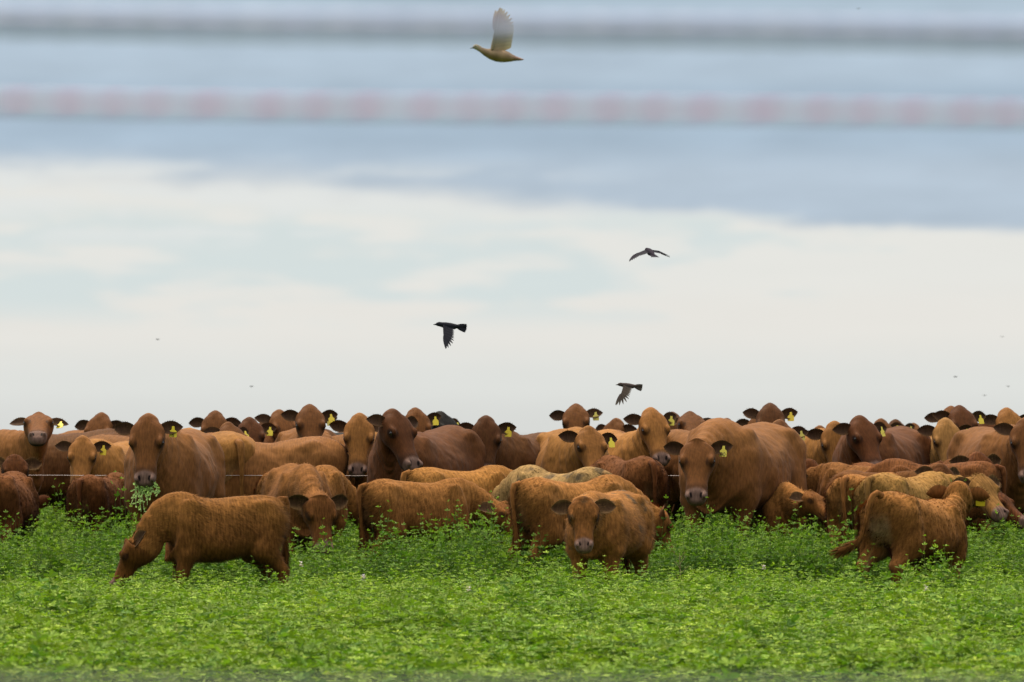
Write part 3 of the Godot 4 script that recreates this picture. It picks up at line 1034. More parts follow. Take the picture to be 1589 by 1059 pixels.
# ---------------------------------------------------------------- the herd
# kind, what the place is of (head or body), x, z, heading, height of the poll, where it looks, how far the nose points down, size, girth, coat, flags, label
const HERD := [
	["cow", "h", -4.71, -35.26, 62, 1.53, 6, 22, 1.00, 1.00, 0, "t", "red-brown cow at far left lifting its nose towards the viewer"],
	["cow", "b", -4.75, -37.16, -88, -1.00, -88, 75, 1.00, 1.05, 1, "g", "dark brown cow side-on behind the left-edge calves, head down"],
	["cow", "h", -4.17, -34.38, -12, 1.24, 0, 64, 0.93, 0.95, 2, "t", "tan heifer facing us with the wire across its nose, left of the grass-chewing cow"],
	["cow", "h", -4.55, -39.01, 20, 1.50, -12, 58, 1.00, 1.00, 0, "", "brown cow at left showing only its crown and ears behind the tan heifer"],
	["cow", "h", -3.14, -30.56, -7, 1.41, 0, 68, 1.02, 1.00, 0, "tm", "large brown cow with green stems hanging from its mouth"],
	["cow", "b", -2.95, -34.38, -155, -1.00, -150, 75, 1.00, 1.00, 2, "g", "tan cow seen from behind, right of the grass-chewing cow"],
	["cow", "h", -2.87, -36.18, 65, 1.41, 36, 46, 0.97, 1.00, 0, "t", "cow looking right with pale nostrils and resting its chin above the long brown back"],
	["cow", "h", -3.32, -39.57, 10, 1.52, 0, 60, 1.00, 1.00, 0, "", "cow showing a brown forehead and dark left ear above the tan rump at left"],
	["cow", "h", -2.78, -37.67, 0, 1.45, 12, 55, 1.00, 1.00, 5, "t", "red cow with a yellow tag, wedged behind the cow looking right"],
	["cow", "h", -2.49, -38.46, 30, 1.54, 28, 52, 1.00, 1.00, 0, "", "brown cow behind the long back, head half turned right, one dark ear raised"],
	["cow", "h", -2.06, -36.18, 5, 1.57, 8, 55, 1.02, 1.00, 0, "t", "tall brown cow facing us above the hip of the long side-on cow"],
	["cow", "h", -2.22, -39.01, -15, 1.56, 0, 58, 1.00, 1.00, 1, "t", "cow almost wholly hidden behind the tall brown head, only ear tips out"],
	["cow", "b", -2.39, -33.95, -88, -1.00, -88, 75, 0.95, 1.00, 0, "g", "long side-on brown cow standing behind the wire with its head hidden"],
	["cow", "h", -1.47, -33.95, -10, 1.44, -3, 66, 1.00, 0.95, 2, "t", "tan-faced cow facing us squarely beside the very dark brown cow"],
	["cow", "h", -1.06, -32.74, -26, 1.49, 36, 58, 1.02, 1.00, 5, "", "very dark brown cow with its head turned right and a pale muzzle"],
	["cow", "b", -1.20, -37.41, -88, -1.00, -88, 75, 0.97, 1.00, 0, "g", "brown flank and rump filling the gap behind the very dark cow"],
	["cow", "h", -1.02, -38.19, 0, 1.54, 14, 60, 1.00, 1.00, 0, "t", "red-brown cow peering out between the very dark cow and the black one"],
	["cow", "h", -0.74, -39.01, 60, 1.53, 42, 50, 1.00, 1.00, 4, "t", "the only black cow, its head above the brown backs"],
	["cow", "h", -0.25, -34.38, -24, 1.42, 0, 66, 1.00, 1.00, 1, "t", "cow with a dark face and light nostrils, facing us from behind the thin stake"],
	["cow", "h", 0.70, -38.46, -20, 1.60, 0, 54, 1.00, 1.00, 0, "t", "cow with both ears spread against the sky above the tan cow"],
	["cow", "h", 0.74, -33.74, 6, 1.35, 14, 56, 1.00, 1.02, 2, "t", "tan cow facing us with lowered head behind the mud-streaked calf"],
	["cow", "h", 1.42, -35.48, 15, 1.52, 18, 60, 1.00, 1.00, 2, "t", "light brown cow with its muzzle turned right, next to the dark red calf"],
	["cow", "h", 1.25, -43.65, -40, 1.46, -30, 60, 1.00, 1.00, 0, "", "far cow of which only a brown crown shows between two tan cows"],
	["cow", "h", 1.85, -36.67, 12, 1.54, 5, 32, 1.00, 1.00, 0, "t", "brown cow lifting its muzzle over the neck of the big cow"],
	["cow", "h", 2.66, -43.31, 60, 1.48, 30, 50, 1.00, 1.00, 0, "t", "far cow with yellow tag right behind the big cow, body hidden"],
	["cow", "h", 1.62, -30.90, -26, 1.25, -6, 60, 1.05, 1.12, 0, "tn", "big glossy brown cow with a numbered yellow tag, standing three-quarter on"],
	["cow", "h", 2.68, -36.67, -10, 1.58, 0, 58, 1.00, 1.00, 1, "t", "cow with a dark mottled forehead looking over the back of the big cow"],
	["cow", "h", 2.64, -34.81, 40, 1.40, 10, 60, 1.00, 0.95, 0, "t", "cow hidden by the big rump except its tagged ear and strip of neck"],
	["cow", "h", 3.24, -35.48, 10, 1.37, 4, 68, 1.00, 0.95, 2, "", "brown-faced cow with pale flank, facing us right of the big cow"],
	["cow", "h", 3.37, -33.95, -27, 1.44, 24, 58, 1.02, 1.00, 5, "t", "dark red cow with a pink nose and long flank stretching right"],
	["cow", "h", 4.74, -45.45, -10, 1.47, 0, 58, 1.00, 1.00, 0, "t", "far cow directly above the back of the dark red cow"],
	["cow", "h", 5.15, -47.41, 20, 1.47, 10, 58, 1.00, 1.00, 1, "t", "dark far cow, second of the small heads along the dark red back"],
	["cow", "h", 5.55, -49.11, -30, 1.43, -20, 58, 1.00, 1.00, 0, "", "farthest cow, a low brown crown left of the pale-faced cow"],
	["cow", "h", 4.30, -35.03, -9, 1.40, 4, 66, 0.97, 0.95, 6, "t", "pale gold-faced cow with a black muzzle facing us"],
	["cow", "h", 4.75, -37.41, -12, 1.57, 10, 55, 1.02, 1.00, 5, "t", "tall red cow standing behind the pale gold-faced cow"],
	["cow", "h", 4.84, -39.01, 5, 1.57, -4, 58, 1.00, 1.00, 0, "", "cow behind the tall red cow, one dark ear sticking out left"],
	["cow", "h", 5.29, -37.67, 20, 1.54, 12, 58, 1.00, 1.00, 2, "", "tan cow behind the half-cropped cow at the right edge"],
	["cow", "h", 4.75, -32.74, 8, 1.40, -2, 64, 1.02, 0.95, 0, "", "cow cut off by the right edge of the photograph"],
	["cow", "b", 5.60, -41.04, 80, -1.00, 80, 75, 1.00, 1.00, 2, "g", "pale flank of a far cow between the tall red cow and right edge"],
	["cow", "h", 1.87, -41.04, 0, 1.52, 4, 58, 1.00, 1.00, 1, "", "cow behind the light brown cow, a single dark ear tip between two heads"],
	["cow", "h", 4.06, -46.61, 20, 1.39, 10, 58, 1.00, 1.00, 0, "", "small far crown just left of the brown-faced cow with pale flank"],
	["cow", "b", 0.29, -42.97, 82, -1.00, 80, 75, 1.00, 1.00, 2, "g", "far tan back on the skyline between the dark-faced cow and the tan cow"],
	["cow", "h", 5.75, -42.97, -20, 1.47, -10, 58, 1.00, 1.00, 5, "", "far red crown between the tall red cow and the half-cropped cow"],
	["cow", "h", 3.00, -42.97, 10, 1.52, 0, 58, 1.00, 1.00, 0, "", "far cow showing one ear left of the dark mottled forehead"],
	["cow", "h", -3.06, -44.35, 0, 1.48, 6, 58, 1.00, 1.00, 1, "", "far dark crown low between the red tagged cow and its neighbour"],
	["calf", "b", -4.44, -30.90, 172, -1.00, 180, 75, 1.06, 1.05, 5, "g", "calf cut off by the left edge, seen from behind"],
	["calf", "h", -4.59, -32.74, 20, 1.08, 14, 52, 1.06, 1.00, 5, "", "dark calf looking over the calf at the left edge"],
	["calf", "b", -3.74, -32.35, 164, -1.00, 110, 75, 1.00, 0.85, 5, "g", "reddish calf seen from behind under the tan heifer"],
	["calf", "b", -2.08, -25.23, -70, 0.51, -84, 68, 0.93, 1.00, 8, "gw", "shaggy rust-brown calf grazing side-on in the left foreground"],
	["calf", "b", -1.75, -28.95, 12, 0.79, 24, 76, 1.12, 0.92, 0, "", "brown calf facing us and grazing behind the left foreground calf"],
	["calf", "b", -1.83, -31.25, 150, -1.00, 110, 75, 1.08, 1.00, 3, "g", "orange-brown calf half hidden behind the brown grazing calf"],
	["calf", "b", -0.75, -28.80, 118, 0.75, 48, 42, 1.00, 1.00, 3, "t", "low orange calf side-on with its muzzle in the tall alfalfa"],
	["calf", "b", -0.44, -30.56, 125, 0.74, 95, 68, 1.10, 1.00, 2, "g", "tan calf grazing behind the low orange calf, rump to the left"],
	["calf", "b", 0.40, -30.05, -135, -1.00, -100, 75, 1.10, 1.00, 7, "gp", "light tan calf with faint mud streaks, neck stretched down to the left"],
	["calf", "b", 0.49, -27.78, 120, -1.00, 110, 75, 1.03, 1.05, 3, "g", "woolly brown calf turned away behind the calf with spread ears"],
	["calf", "h", 0.51, -25.23, -20, 0.82, 0, 62, 0.95, 1.08, 3, "p", "front calf staring at us with wide spread ears and muddy flank"],
	["calf", "b", 1.06, -32.93, -158, 0.92, -112, 55, 1.18, 0.86, 5, "", "dark red calf turned away, head to the left, beside the big cow"],
	["calf", "h", 2.65, -31.43, 18, 0.80, 44, 34, 0.93, 1.00, 3, "", "curly-headed calf tucked behind the hind leg of the big cow"],
	["calf", "h", 2.75, -32.74, 4, 1.02, 4, 64, 1.00, 0.95, 5, "", "dark-faced calf above the curly-headed calf"],
	["calf", "b", 3.06, -30.22, 150, -1.00, 120, 75, 1.05, 1.00, 3, "g", "woolly calf with its rump to us, right of the curly-headed calf"],
	["calf", "b", 3.24, -32.35, -128, 0.97, -58, 44, 1.12, 1.00, 0, "", "long-backed calf facing left over the rump of the woolly calf"],
	["calf", "b", 3.20, -28.65, 140, 0.96, 34, 46, 1.07, 1.05, 6, "", "gold shaggy calf past the nearest right calf, looking right"],
	["calf", "b", 2.83, -25.11, 138, 0.99, 176, 48, 0.93, 1.18, 3, "rud", "nearest right calf walking away with lifted tail and yellow ear tag"],
	["calf", "h", 4.13, -30.05, 80, 0.81, 58, 40, 0.95, 1.00, 5, "", "calf grazing at the right, only its dark head showing past the gold calf"],
	["calf", "b", 3.82, -31.98, -105, -1.00, -110, 75, 1.14, 1.00, 5, "g", "reddish calf back below the pale gold-faced cow"],
	["calf", "h", 3.77, -31.07, 40, 1.00, 30, 60, 1.05, 1.00, 1, "", "dark brown calf head with a round black ear behind the gold calf"],
	["calf", "h", 4.32, -32.74, 70, 1.10, 20, 54, 1.10, 1.00, 5, "", "red calf looking at us between the tall red cow and right edge"],
	["calf", "b", 4.62, -33.54, 88, -1.00, 90, 75, 1.16, 1.00, 5, "g", "red calf flank in front of the cow cut off at right"],
]
const TINTS := [Color(0.262, 0.102, 0.031), Color(0.170, 0.065, 0.021), Color(0.372, 0.155, 0.040), Color(0.355, 0.142, 0.040), Color(0.020, 0.018, 0.015), Color(0.199, 0.070, 0.024), Color(0.42, 0.205, 0.060), Color(0.39, 0.225, 0.090), Color(0.262, 0.104, 0.028)]


func coat_material(shaggy: bool) -> StandardMaterial3D:
	var m := StandardMaterial3D.new()
	m.vertex_color_use_as_albedo = true
	m.albedo_color = Color(0.95, 0.95, 0.95).linear_to_srgb()
	var n := FastNoiseLite.new()
	n.seed = 8; n.frequency = 0.035; n.fractal_octaves = 4
	var im := n.get_seamless_image(512, 128)
	im.resize(512, 512, Image.INTERPOLATE_CUBIC)
	im.convert(Image.FORMAT_RGB8)
	im.adjust_bcs(1.0, 0.55, 1.0)
	var bump := im.duplicate()
	bump.bump_map_to_normal_map(5.0)
	im.adjust_bcs(1.55, 0.45 if shaggy else 0.3, 1.0)
	m.albedo_texture = ImageTexture.create_from_image(im)
	m.normal_enabled = true
	m.normal_texture = ImageTexture.create_from_image(bump)
	m.normal_scale = 0.55 if shaggy else 0.3
	m.uv1_triplanar = true
	m.uv1_scale = Vector3(3.1, 2.2, 3.1)
	m.roughness = 0.75 if shaggy else 0.62
	m.metallic_specular = 0.1 if shaggy else 0.13
	m.rim_enabled = true
	m.rim = 0.05
	m.rim_tint = 1.0
	m.cull_mode = BaseMaterial3D.CULL_DISABLED
	return m


func herd() -> void:
	var kinds := {"cow": cow_kind(), "calf": calf_kind()}
	var t0 := WorkerThreadPool.add_task(kinds.cow.build)
	var t1 := WorkerThreadPool.add_task(kinds.calf.build)
	WorkerThreadPool.wait_for_task_completion(t0)
	WorkerThreadPool.wait_for_task_completion(t1)
	var jobs := []
	for i in HERD.size():
		jobs.append(make_job(HERD[i], kinds[HERD[i][0]], i))
	var tasks := []
	for j in jobs: tasks.append(WorkerThreadPool.add_task(pose.bind(j)))
	for t in tasks: WorkerThreadPool.wait_for_task_completion(t)
	var coats := {"cow": coat_material(false), "calf": coat_material(true)}
	var eye_mat := plain(Color(0.008, 0.006, 0.006), 0.08)
	var tag_mats := [plain(Color(0.60, 0.46, 0.015), 0.5), plain(Color(0.52, 0.42, 0.04), 0.6), plain(Color(0.56, 0.40, 0.012), 0.5), plain(Color(0.44, 0.36, 0.06), 0.7)]
	var ink := plain(Color(0.03, 0.025, 0.02), 0.7)
	var tag_mesh := ear_tag_mesh()
	for j in jobs:
		var row: Array = j.row
		var k: Kind = j.kind
		var root := Node3D.new()
		root.name = row[0]
		root.position = j.at
		root.basis = Basis(Vector3.UP, j.turn) * Basis(Vector3(0, 0, 1), j.slope)
		tag(root, row[12], row[0], "cows behind the wire" if row[0] == "cow" else "calves in the alfalfa")
		add_child(root, true)
		var arr := []
		arr.resize(Mesh.ARRAY_MAX)
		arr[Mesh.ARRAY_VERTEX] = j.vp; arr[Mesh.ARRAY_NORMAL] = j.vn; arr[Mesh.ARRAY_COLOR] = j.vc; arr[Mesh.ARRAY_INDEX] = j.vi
		var am := ArrayMesh.new()
		am.add_surface_from_arrays(Mesh.PRIMITIVE_TRIANGLES, arr)
		var o := MeshInstance3D.new()
		o.name = "body"
		o.mesh = am
		o.material_override = coats[row[0]]
		root.add_child(o)
		var T: Transform3D = j.T[24]
		var sc: float = j.scale
		var hs := k.hl / 0.53
		for s in [1.0, -1.0]:
			var e := MeshInstance3D.new()
			e.name = "eye"
			var sm := SphereMesh.new()
			sm.radius = 0.024 * hs * sc * (1.0 if row[0] == "cow" else 1.12); sm.height = sm.radius * 2.0; sm.radial_segments = 14; sm.rings = 8
			e.mesh = sm
			e.material_override = eye_mat
			e.position = T * (k.p0 + k.hu * 0.355 * k.hl + k.hv * 0.031 * hs + Vector3(0, 0, s * 0.126 * hs)) * sc
			root.add_child(e, true)
		if row[11].contains("t") or row[11].contains("r"):
			var ea: Array = j["ear_at_-1"] if row[11].contains("t") else j["ear_at_1"]
			var g := MeshInstance3D.new()
			g.name = "ear_tag"
			g.mesh = tag_mesh
			g.material_override = tag_mats[(j.seed / 13) % 4]
			var nn := (T.basis * (k.hv * 0.9 + k.hu * 0.35)).normalized()
			var down := (Vector3.DOWN + nn * 0.12 + T.basis * Vector3(0, 0, j.tag_tilt)).normalized()
			down = (down - nn * down.dot(nn)).normalized()
			var right := (-down).cross(nn).normalized()
			g.transform = Transform3D((Basis(down, j.tag_tilt * 3.0) * Basis(right, -down, nn)).scaled_local(Vector3.ONE * 0.86), (T * ea[0]) * sc)
			root.add_child(g, true)
			if row[11].contains("n") or row[11].contains("m"):
				var tm := TextMesh.new()
				var sf := SystemFont.new()
				sf.font_names = PackedStringArray(["Droid Sans"]); sf.font_weight = 400
				tm.font = sf
				tm.text = "00" if row[11].contains("n") else "8"
				tm.font_size = 16
				tm.pixel_size = 0.0032
				tm.depth = 0.001
				var num := MeshInstance3D.new()
				num.name = "tag_number"
				num.mesh = tm
				num.material_override = ink
				num.position = Vector3(0, -0.068, 0.0035)
				g.add_child(num)
	# stems in the mouth of the cow at left
	for j in jobs:
		if j.row[11].contains("m"):
			mouthful(j)


func make_job(row: Array, k: Kind, i: int) -> Dictionary:
	var rng := RandomNumberGenerator.new()
	rng.seed = 100 + i * 7
	var fl: String = row[11]
	var calf: bool = row[0] == "calf"
	var sc: float = row[8]
	var turn := deg_to_rad(row[4] - 90.0)
	var diff := wrapf(row[6] - row[4], -180.0, 180.0)
	var ny := deg_to_rad(diff * 0.68)
	var hy := deg_to_rad(diff * 0.32)
	var want: float = row[5]
	var pit := -62.0 if fl.contains("g") and want < 0.0 else 0.0
	var poll := k.p0 + k.hv * (0.10 * k.hl / 0.53)
	var T: Array[Transform3D]
	var lo := -85.0
	var hi := 60.0
	for it in 14:
		if want > 0.0: pit = (lo + hi) * 0.5
		T = chain(k, ny, deg_to_rad(pit), hy, deg_to_rad(50.0 - row[7] - pit), 0.0)
		if (T[24] * poll).y * sc < want: lo = pit
		else: hi = pit
	var at := Vector3(row[2], 0, row[3])
	if row[1] == "h":
		at -= Basis(Vector3.UP, turn) * ((T[24] * (k.p0 + k.hu * 0.15 * k.hl)) * Vector3(1, 0, 1) * sc)
	var tint: Color = TINTS[row[10]]
	tint = tint * rng.randf_range(0.90, 1.12) * (1.22 if calf else (1.12 if row[10] == 1 or row[10] == 5 else 1.42))
	var face := tint * Color(0.84, 0.80, 0.78) * rng.randf_range(0.72, 1.08)
	if row[10] == 6 or row[10] == 2: face = tint * Color(0.92, 0.9, 0.9)
	var z := -float(row[3])
	var near := clampf((34.0 - z) / 10.0, 0.0, 1.0)
	var tail := [Vector3(0.05, -0.02, 0), Vector3(-0.03, 0.01, 0), Vector3(-0.075, -0.08, 0), Vector3(-0.065, -0.35, 0.01), Vector3(-0.04, -0.62, 0.02), Vector3(-0.03, -0.85, 0.02)]
	if fl.contains("u"):
		tail = [Vector3(0.05, -0.02, 0), Vector3(-0.06, 0.03, 0), Vector3(-0.13, -0.05, -0.03), Vector3(-0.15, -0.28, -0.07), Vector3(-0.17, -0.48, -0.11), Vector3(-0.24, -0.58, -0.21), Vector3(-0.30, -0.66, -0.34)]
	elif fl.contains("w"):
		tail = [Vector3(0.05, -0.02, 0), Vector3(-0.03, 0.03, 0), Vector3(-0.07, -0.06, 0.01), Vector3(-0.06, -0.35, 0.02), Vector3(-0.05, -0.62, 0.03), Vector3(-0.04, -0.80, 0.03)]
	return {"row": row, "kind": k, "seed": 1000 + i * 13, "scale": sc, "fat": row[9], "neck_yaw": ny, "neck_pitch": deg_to_rad(pit), "head_yaw": hy, "head_pitch": deg_to_rad(50.0 - row[7] - pit), "head_roll": rng.randf_range(-0.06, 0.06),
		"turn": turn, "at": at, "tint": tint, "face": face, "muzzle": Color(0.34, 0.20, 0.15) if row[10] != 4 else Color(0.05, 0.045, 0.045), "rim": Color(0.40, 0.22, 0.09) if calf else Color(0.25, 0.125, 0.05), "swing": [rng.randf_range(-0.12, 0.12), rng.randf_range(-0.12, 0.12), rng.randf_range(-0.12, 0.12), rng.randf_range(-0.12, 0.12)] if not (fl.contains("w") or fl.contains("u")) else [0.0, 0.06, 0.04, -0.03] if fl.contains("u") else [-0.05, 0.12, 0.16, -0.10],
		"patch": 0.13 if fl.contains("p") else 0.0, "back": Vector3(rng.randf_range(-0.01, 0.035), rng.randf_range(-0.05, 0.0), rng.randf_range(-0.025, 0.02)), "pale": (0.8 if fl.contains("u") else 0.25) if row[10] != 4 else 0.0, "tail": tail, "ear_lift": rng.randf_range(0.08, 0.42) if not fl.contains("g") else (0.95 if fl.contains("w") else 0.5),
		"hairs": int(lerpf(18000, 36000, near)) if calf else int(lerpf(7000, 13000, near)), "hair_len": 0.046 if calf else 0.020, "hair_wide": 0.0026 if calf else 0.0020, "slope": -0.10 if fl.contains("d") else 0.0, "lift": 0.5 if calf else 0.3, "tip": 1.4 if calf else 1.15, "fringe": 140 if calf else 50, "fringe_len": 0.024 if calf else 0.014, "tag_tilt": rng.randf_range(-0.15, 0.15)}


func ear_tag_mesh() -> ArrayMesh:
	var pts := [Vector2(-0.012, 0.020), Vector2(0.012, 0.020), Vector2(0.016, -0.014), Vector2(0.036, -0.030), Vector2(0.039, -0.040), Vector2(0.039, -0.086), Vector2(0.034, -0.091), Vector2(-0.034, -0.091), Vector2(-0.039, -0.086), Vector2(-0.039, -0.040), Vector2(-0.036, -0.030), Vector2(-0.016, -0.014)]
	var st := SurfaceTool.new()
	st.begin(Mesh.PRIMITIVE_TRIANGLES)
	var poly := PackedVector2Array(pts)
	var tri := Geometry2D.triangulate_polygon(poly)
	for s in [1.0, -1.0]:
		st.set_normal(Vector3(0, 0, s))
		for i in range(0, tri.size(), 3):
			var o := [tri[i], tri[i + 1], tri[i + 2]]
			var a := poly[o[0]]; var b := poly[o[1]]; var c := poly[o[2]]
			var ccw := (b - a).cross(c - a) > 0.0
			if ccw == (s > 0.0): o = [o[0], o[2], o[1]]
			for v in o: st.add_vertex(Vector3(poly[v].x, poly[v].y, s * 0.002))
	for i in poly.size():
		var a := poly[i]
		var b := poly[(i + 1) % poly.size()]
		var n := Vector3(-(b - a).y, (b - a).x, 0).normalized()
		if n.dot(Vector3(a.x, a.y + 0.035, 0)) < 0.0: n = -n
		st.set_normal(n)
		for v in [[a, 1], [b, 1], [b, -1], [a, 1], [b, -1], [a, -1]]: st.add_vertex(Vector3(v[0].x, v[0].y, v[1] * 0.002))
	return st.commit()


func mouthful(j: Dictionary) -> void:
	var k: Kind = j.kind
	var T: Transform3D = j.T[24]
	var world := Transform3D(Basis(Vector3.UP, j.turn), j.at)
	var mouth: Vector3 = world * ((T * (k.p0 + k.hu * 0.99 * k.hl - k.hv * 0.035)) * float(j.scale))
	var o := MeshInstance3D.new()
	o.name = "alfalfa_bunch"
	var st := SurfaceTool.new()
	st.begin(Mesh.PRIMITIVE_TRIANGLES)
	var rng := RandomNumberGenerator.new()
	rng.seed = 77
	for i in 16:
		var a := Vector3(rng.randf_range(-0.09, 0.09), 0.012, rng.randf_range(0.0, 0.03))
		var b := a + Vector3(rng.randf_range(-0.08, 0.05), -rng.randf_range(0.06, 0.26), rng.randf_range(0.0, 0.05))
		stalk(st, a, b, 0.0045, Color(0.30, 0.42, 0.12))
		for q in 5:
			leaflet(st, a.lerp(b, rng.randf_range(0.1, 1.0)), Vector3(rng.randf_range(-1, 1), rng.randf_range(-1, 0.2), 0.6).normalized(), Vector3(0, 0.5, 1), 0.036, Color(0.22, 0.34, 0.06))
	for q in 60:
		leaflet(st, Vector3(rng.randf_range(-0.11, 0.11), rng.randf_range(-0.07, 0.015), rng.randf_range(0.0, 0.04)), Vector3(rng.randf_range(-1, 1), rng.randf_range(-1, 0.2), 0.6).normalized(), Vector3(0, 0.5, 1), 0.038, Color(0.18, 0.31, 0.045) * rng.randf_range(0.7, 1.4))
	o.mesh = st.commit()
	var m := plain(Color.WHITE, 0.5)
	m.vertex_color_use_as_albedo = true
	m.cull_mode = BaseMaterial3D.CULL_DISABLED
	o.material_override = m
	o.position = mouth
	tag(o, "bunch of green alfalfa hanging from a cow's mouth", "alfalfa")
	add_child(o)

# ---------------------------------------------------------------- birds
func loft(st: SurfaceTool, rows: Array, sides: int) -> void:   # rows: [centre, half height, half width, colour], along the body
	var n := rows.size()
	var fr := []
	for i in n:
		var d: Vector3 = (rows[mini(i + 1, n - 1)][0] - rows[maxi(i - 1, 0)][0]).normalized()
		var z := Vector3(0, 0, 1)
		z = (z - d * z.dot(d)).normalized()
		fr.append([z.cross(d), z])
	var at := func(i: int, j: int) -> void:
		var a := TAU * j / sides
		var up: Vector3 = fr[i][0]
		var sd: Vector3 = fr[i][1]
		var h: float = rows[i][1]
		var w: float = rows[i][2]
		st.set_color(rows[i][3])
		st.set_normal((up * cos(a) / maxf(h, 0.001) + sd * sin(a) / maxf(w, 0.001)).normalized())
		st.add_vertex(rows[i][0] + up * h * cos(a) + sd * w * sin(a))
	for i in n - 1:
		for j in sides:
			at.call(i, j); at.call(i + 1, j); at.call(i + 1, j + 1)
			at.call(i, j); at.call(i + 1, j + 1); at.call(i, j + 1)


func feather(st: SurfaceTool, a: Vector3, dir: Vector3, n: Vector3, L: float, w: float, c: Color, tip: Color) -> void:
	var side := dir.cross(n).normalized()
	var up := side.cross(dir).normalized()
	var rows := []
	for i in 6:
		var t := i / 5.0
		var ww := w * (0.55 + 0.45 * sin(PI * minf(t + 0.2, 1.0))) * (1.0 if t < 0.75 else sqrt(maxf(0.0, 1.0 - pow((t - 0.75) / 0.26, 2.0))))
		rows.append([a + dir * L * t - up * (0.05 * L * t * t), ww, c.lerp(tip, smoothstep(0.55, 1.0, t))])
	for i in 5:
		var r: Array = rows[i]
		var s: Array = rows[i + 1]
		for sgn in [1.0, -1.0]:
			var th: Vector3 = up * 0.0012 * sgn
			var v := [[r[0] - side * r[1], r[2]], [s[0] - side * s[1], s[2]], [s[0] + th, s[2]], [r[0] + th, r[2]], [r[0] + th, r[2]], [s[0] + th, s[2]], [s[0] + side * s[1], s[2]], [r[0] + side * r[1], r[2]]]
			for q in [0, 4]:
				var o: Array = [0, 1, 2, 0, 2, 3] if sgn > 0.0 else [0, 2, 1, 0, 3, 2]
				for e in o:
					st.set_color(v[q + e][1]); st.set_normal(up * sgn); st.add_vertex(v[q + e][0])


func bird_wing(root: Node3D, mat: Material, sh: Vector3, wr: Vector3, tp: Vector3, chord: Vector3, base_chord: float, feathers: int, c: Color, tipc: Color) -> void:
	var st := SurfaceTool.new()
	st.begin(Mesh.PRIMITIVE_TRIANGLES)
	var n := (tp - sh).cross(chord).normalized()
	var reach := (tp - wr)
	for i in feathers:                                  # flight feathers, from the body out to the tip
		var t := float(i) / (feathers - 1)
		var a := sh.lerp(wr, t / 0.5) if t < 0.5 else wr.lerp(tp, (t - 0.5) * 0.5)
		var dir := chord if t < 0.5 else chord.slerp(reach.normalized(), smoothstep(0.45, 1.0, t))
		var L := base_chord if t < 0.5 else lerpf(base_chord, (tp - a).length(), smoothstep(0.5, 1.0, t))
		var k := 1.0 - 0.16 * (i % 2)
		feather(st, a + n * 0.0006 * i, dir.normalized(), n, L, base_chord * 0.16, c * Color(k, k, k), tipc * Color(k, k, k))
	for row in 2:                                       # coverts
		for i in feathers:
			var t := float(i) / (feathers - 1)
			var a := sh.lerp(wr, t / 0.6) if t < 0.6 else wr.lerp(tp, (t - 0.6) * 0.9)
			var dir := chord.slerp(reach.normalized(), 0.75 * smoothstep(0.4, 1.0, t))
			feather(st, a + n * (0.002 + 0.001 * row), dir, n, base_chord * (0.55 - 0.22 * row), base_chord * 0.13, c * Color(0.86 + 0.1 * row, 0.86 + 0.1 * row, 0.86 + 0.1 * row), c)

	for seg in [[sh, wr, 0.10, 0.06], [wr, tp, 0.06, 0.012]]:
		var rr := []
		for i in 6:
			var t := i / 5.0
			var r: float = lerpf(seg[2], seg[3], t) * base_chord
			rr.append([seg[0].lerp(seg[1], t), r, r, c * Color(0.85, 0.85, 0.85)])
		loft(st, rr, 6)
	var o := MeshInstance3D.new()
	o.name = "wing"
	o.mesh = st.commit()
	o.material_override = mat
	root.add_child(o, true)


func bird_root(called: String, label: String, at: Vector3, group := "") -> Node3D:
	var r := Node3D.new()
	r.name = called
	r.position = at
	tag(r, label, "bird", group)
	add_child(r, true)
	return r


func bird_body(root: Node3D, mat: Material, rows: Array, fan: Array) -> void:
	var st := SurfaceTool.new()
	st.begin(Mesh.PRIMITIVE_TRIANGLES)
	loft(st, rows, 10)
	for f in fan: feather(st, f[0], f[1], f[2], f[3], f[4], f[5], f[6])
	var o := MeshInstance3D.new()
	o.name = "body"
	o.mesh = st.commit()
	o.material_override = mat
	root.add_child(o, true)


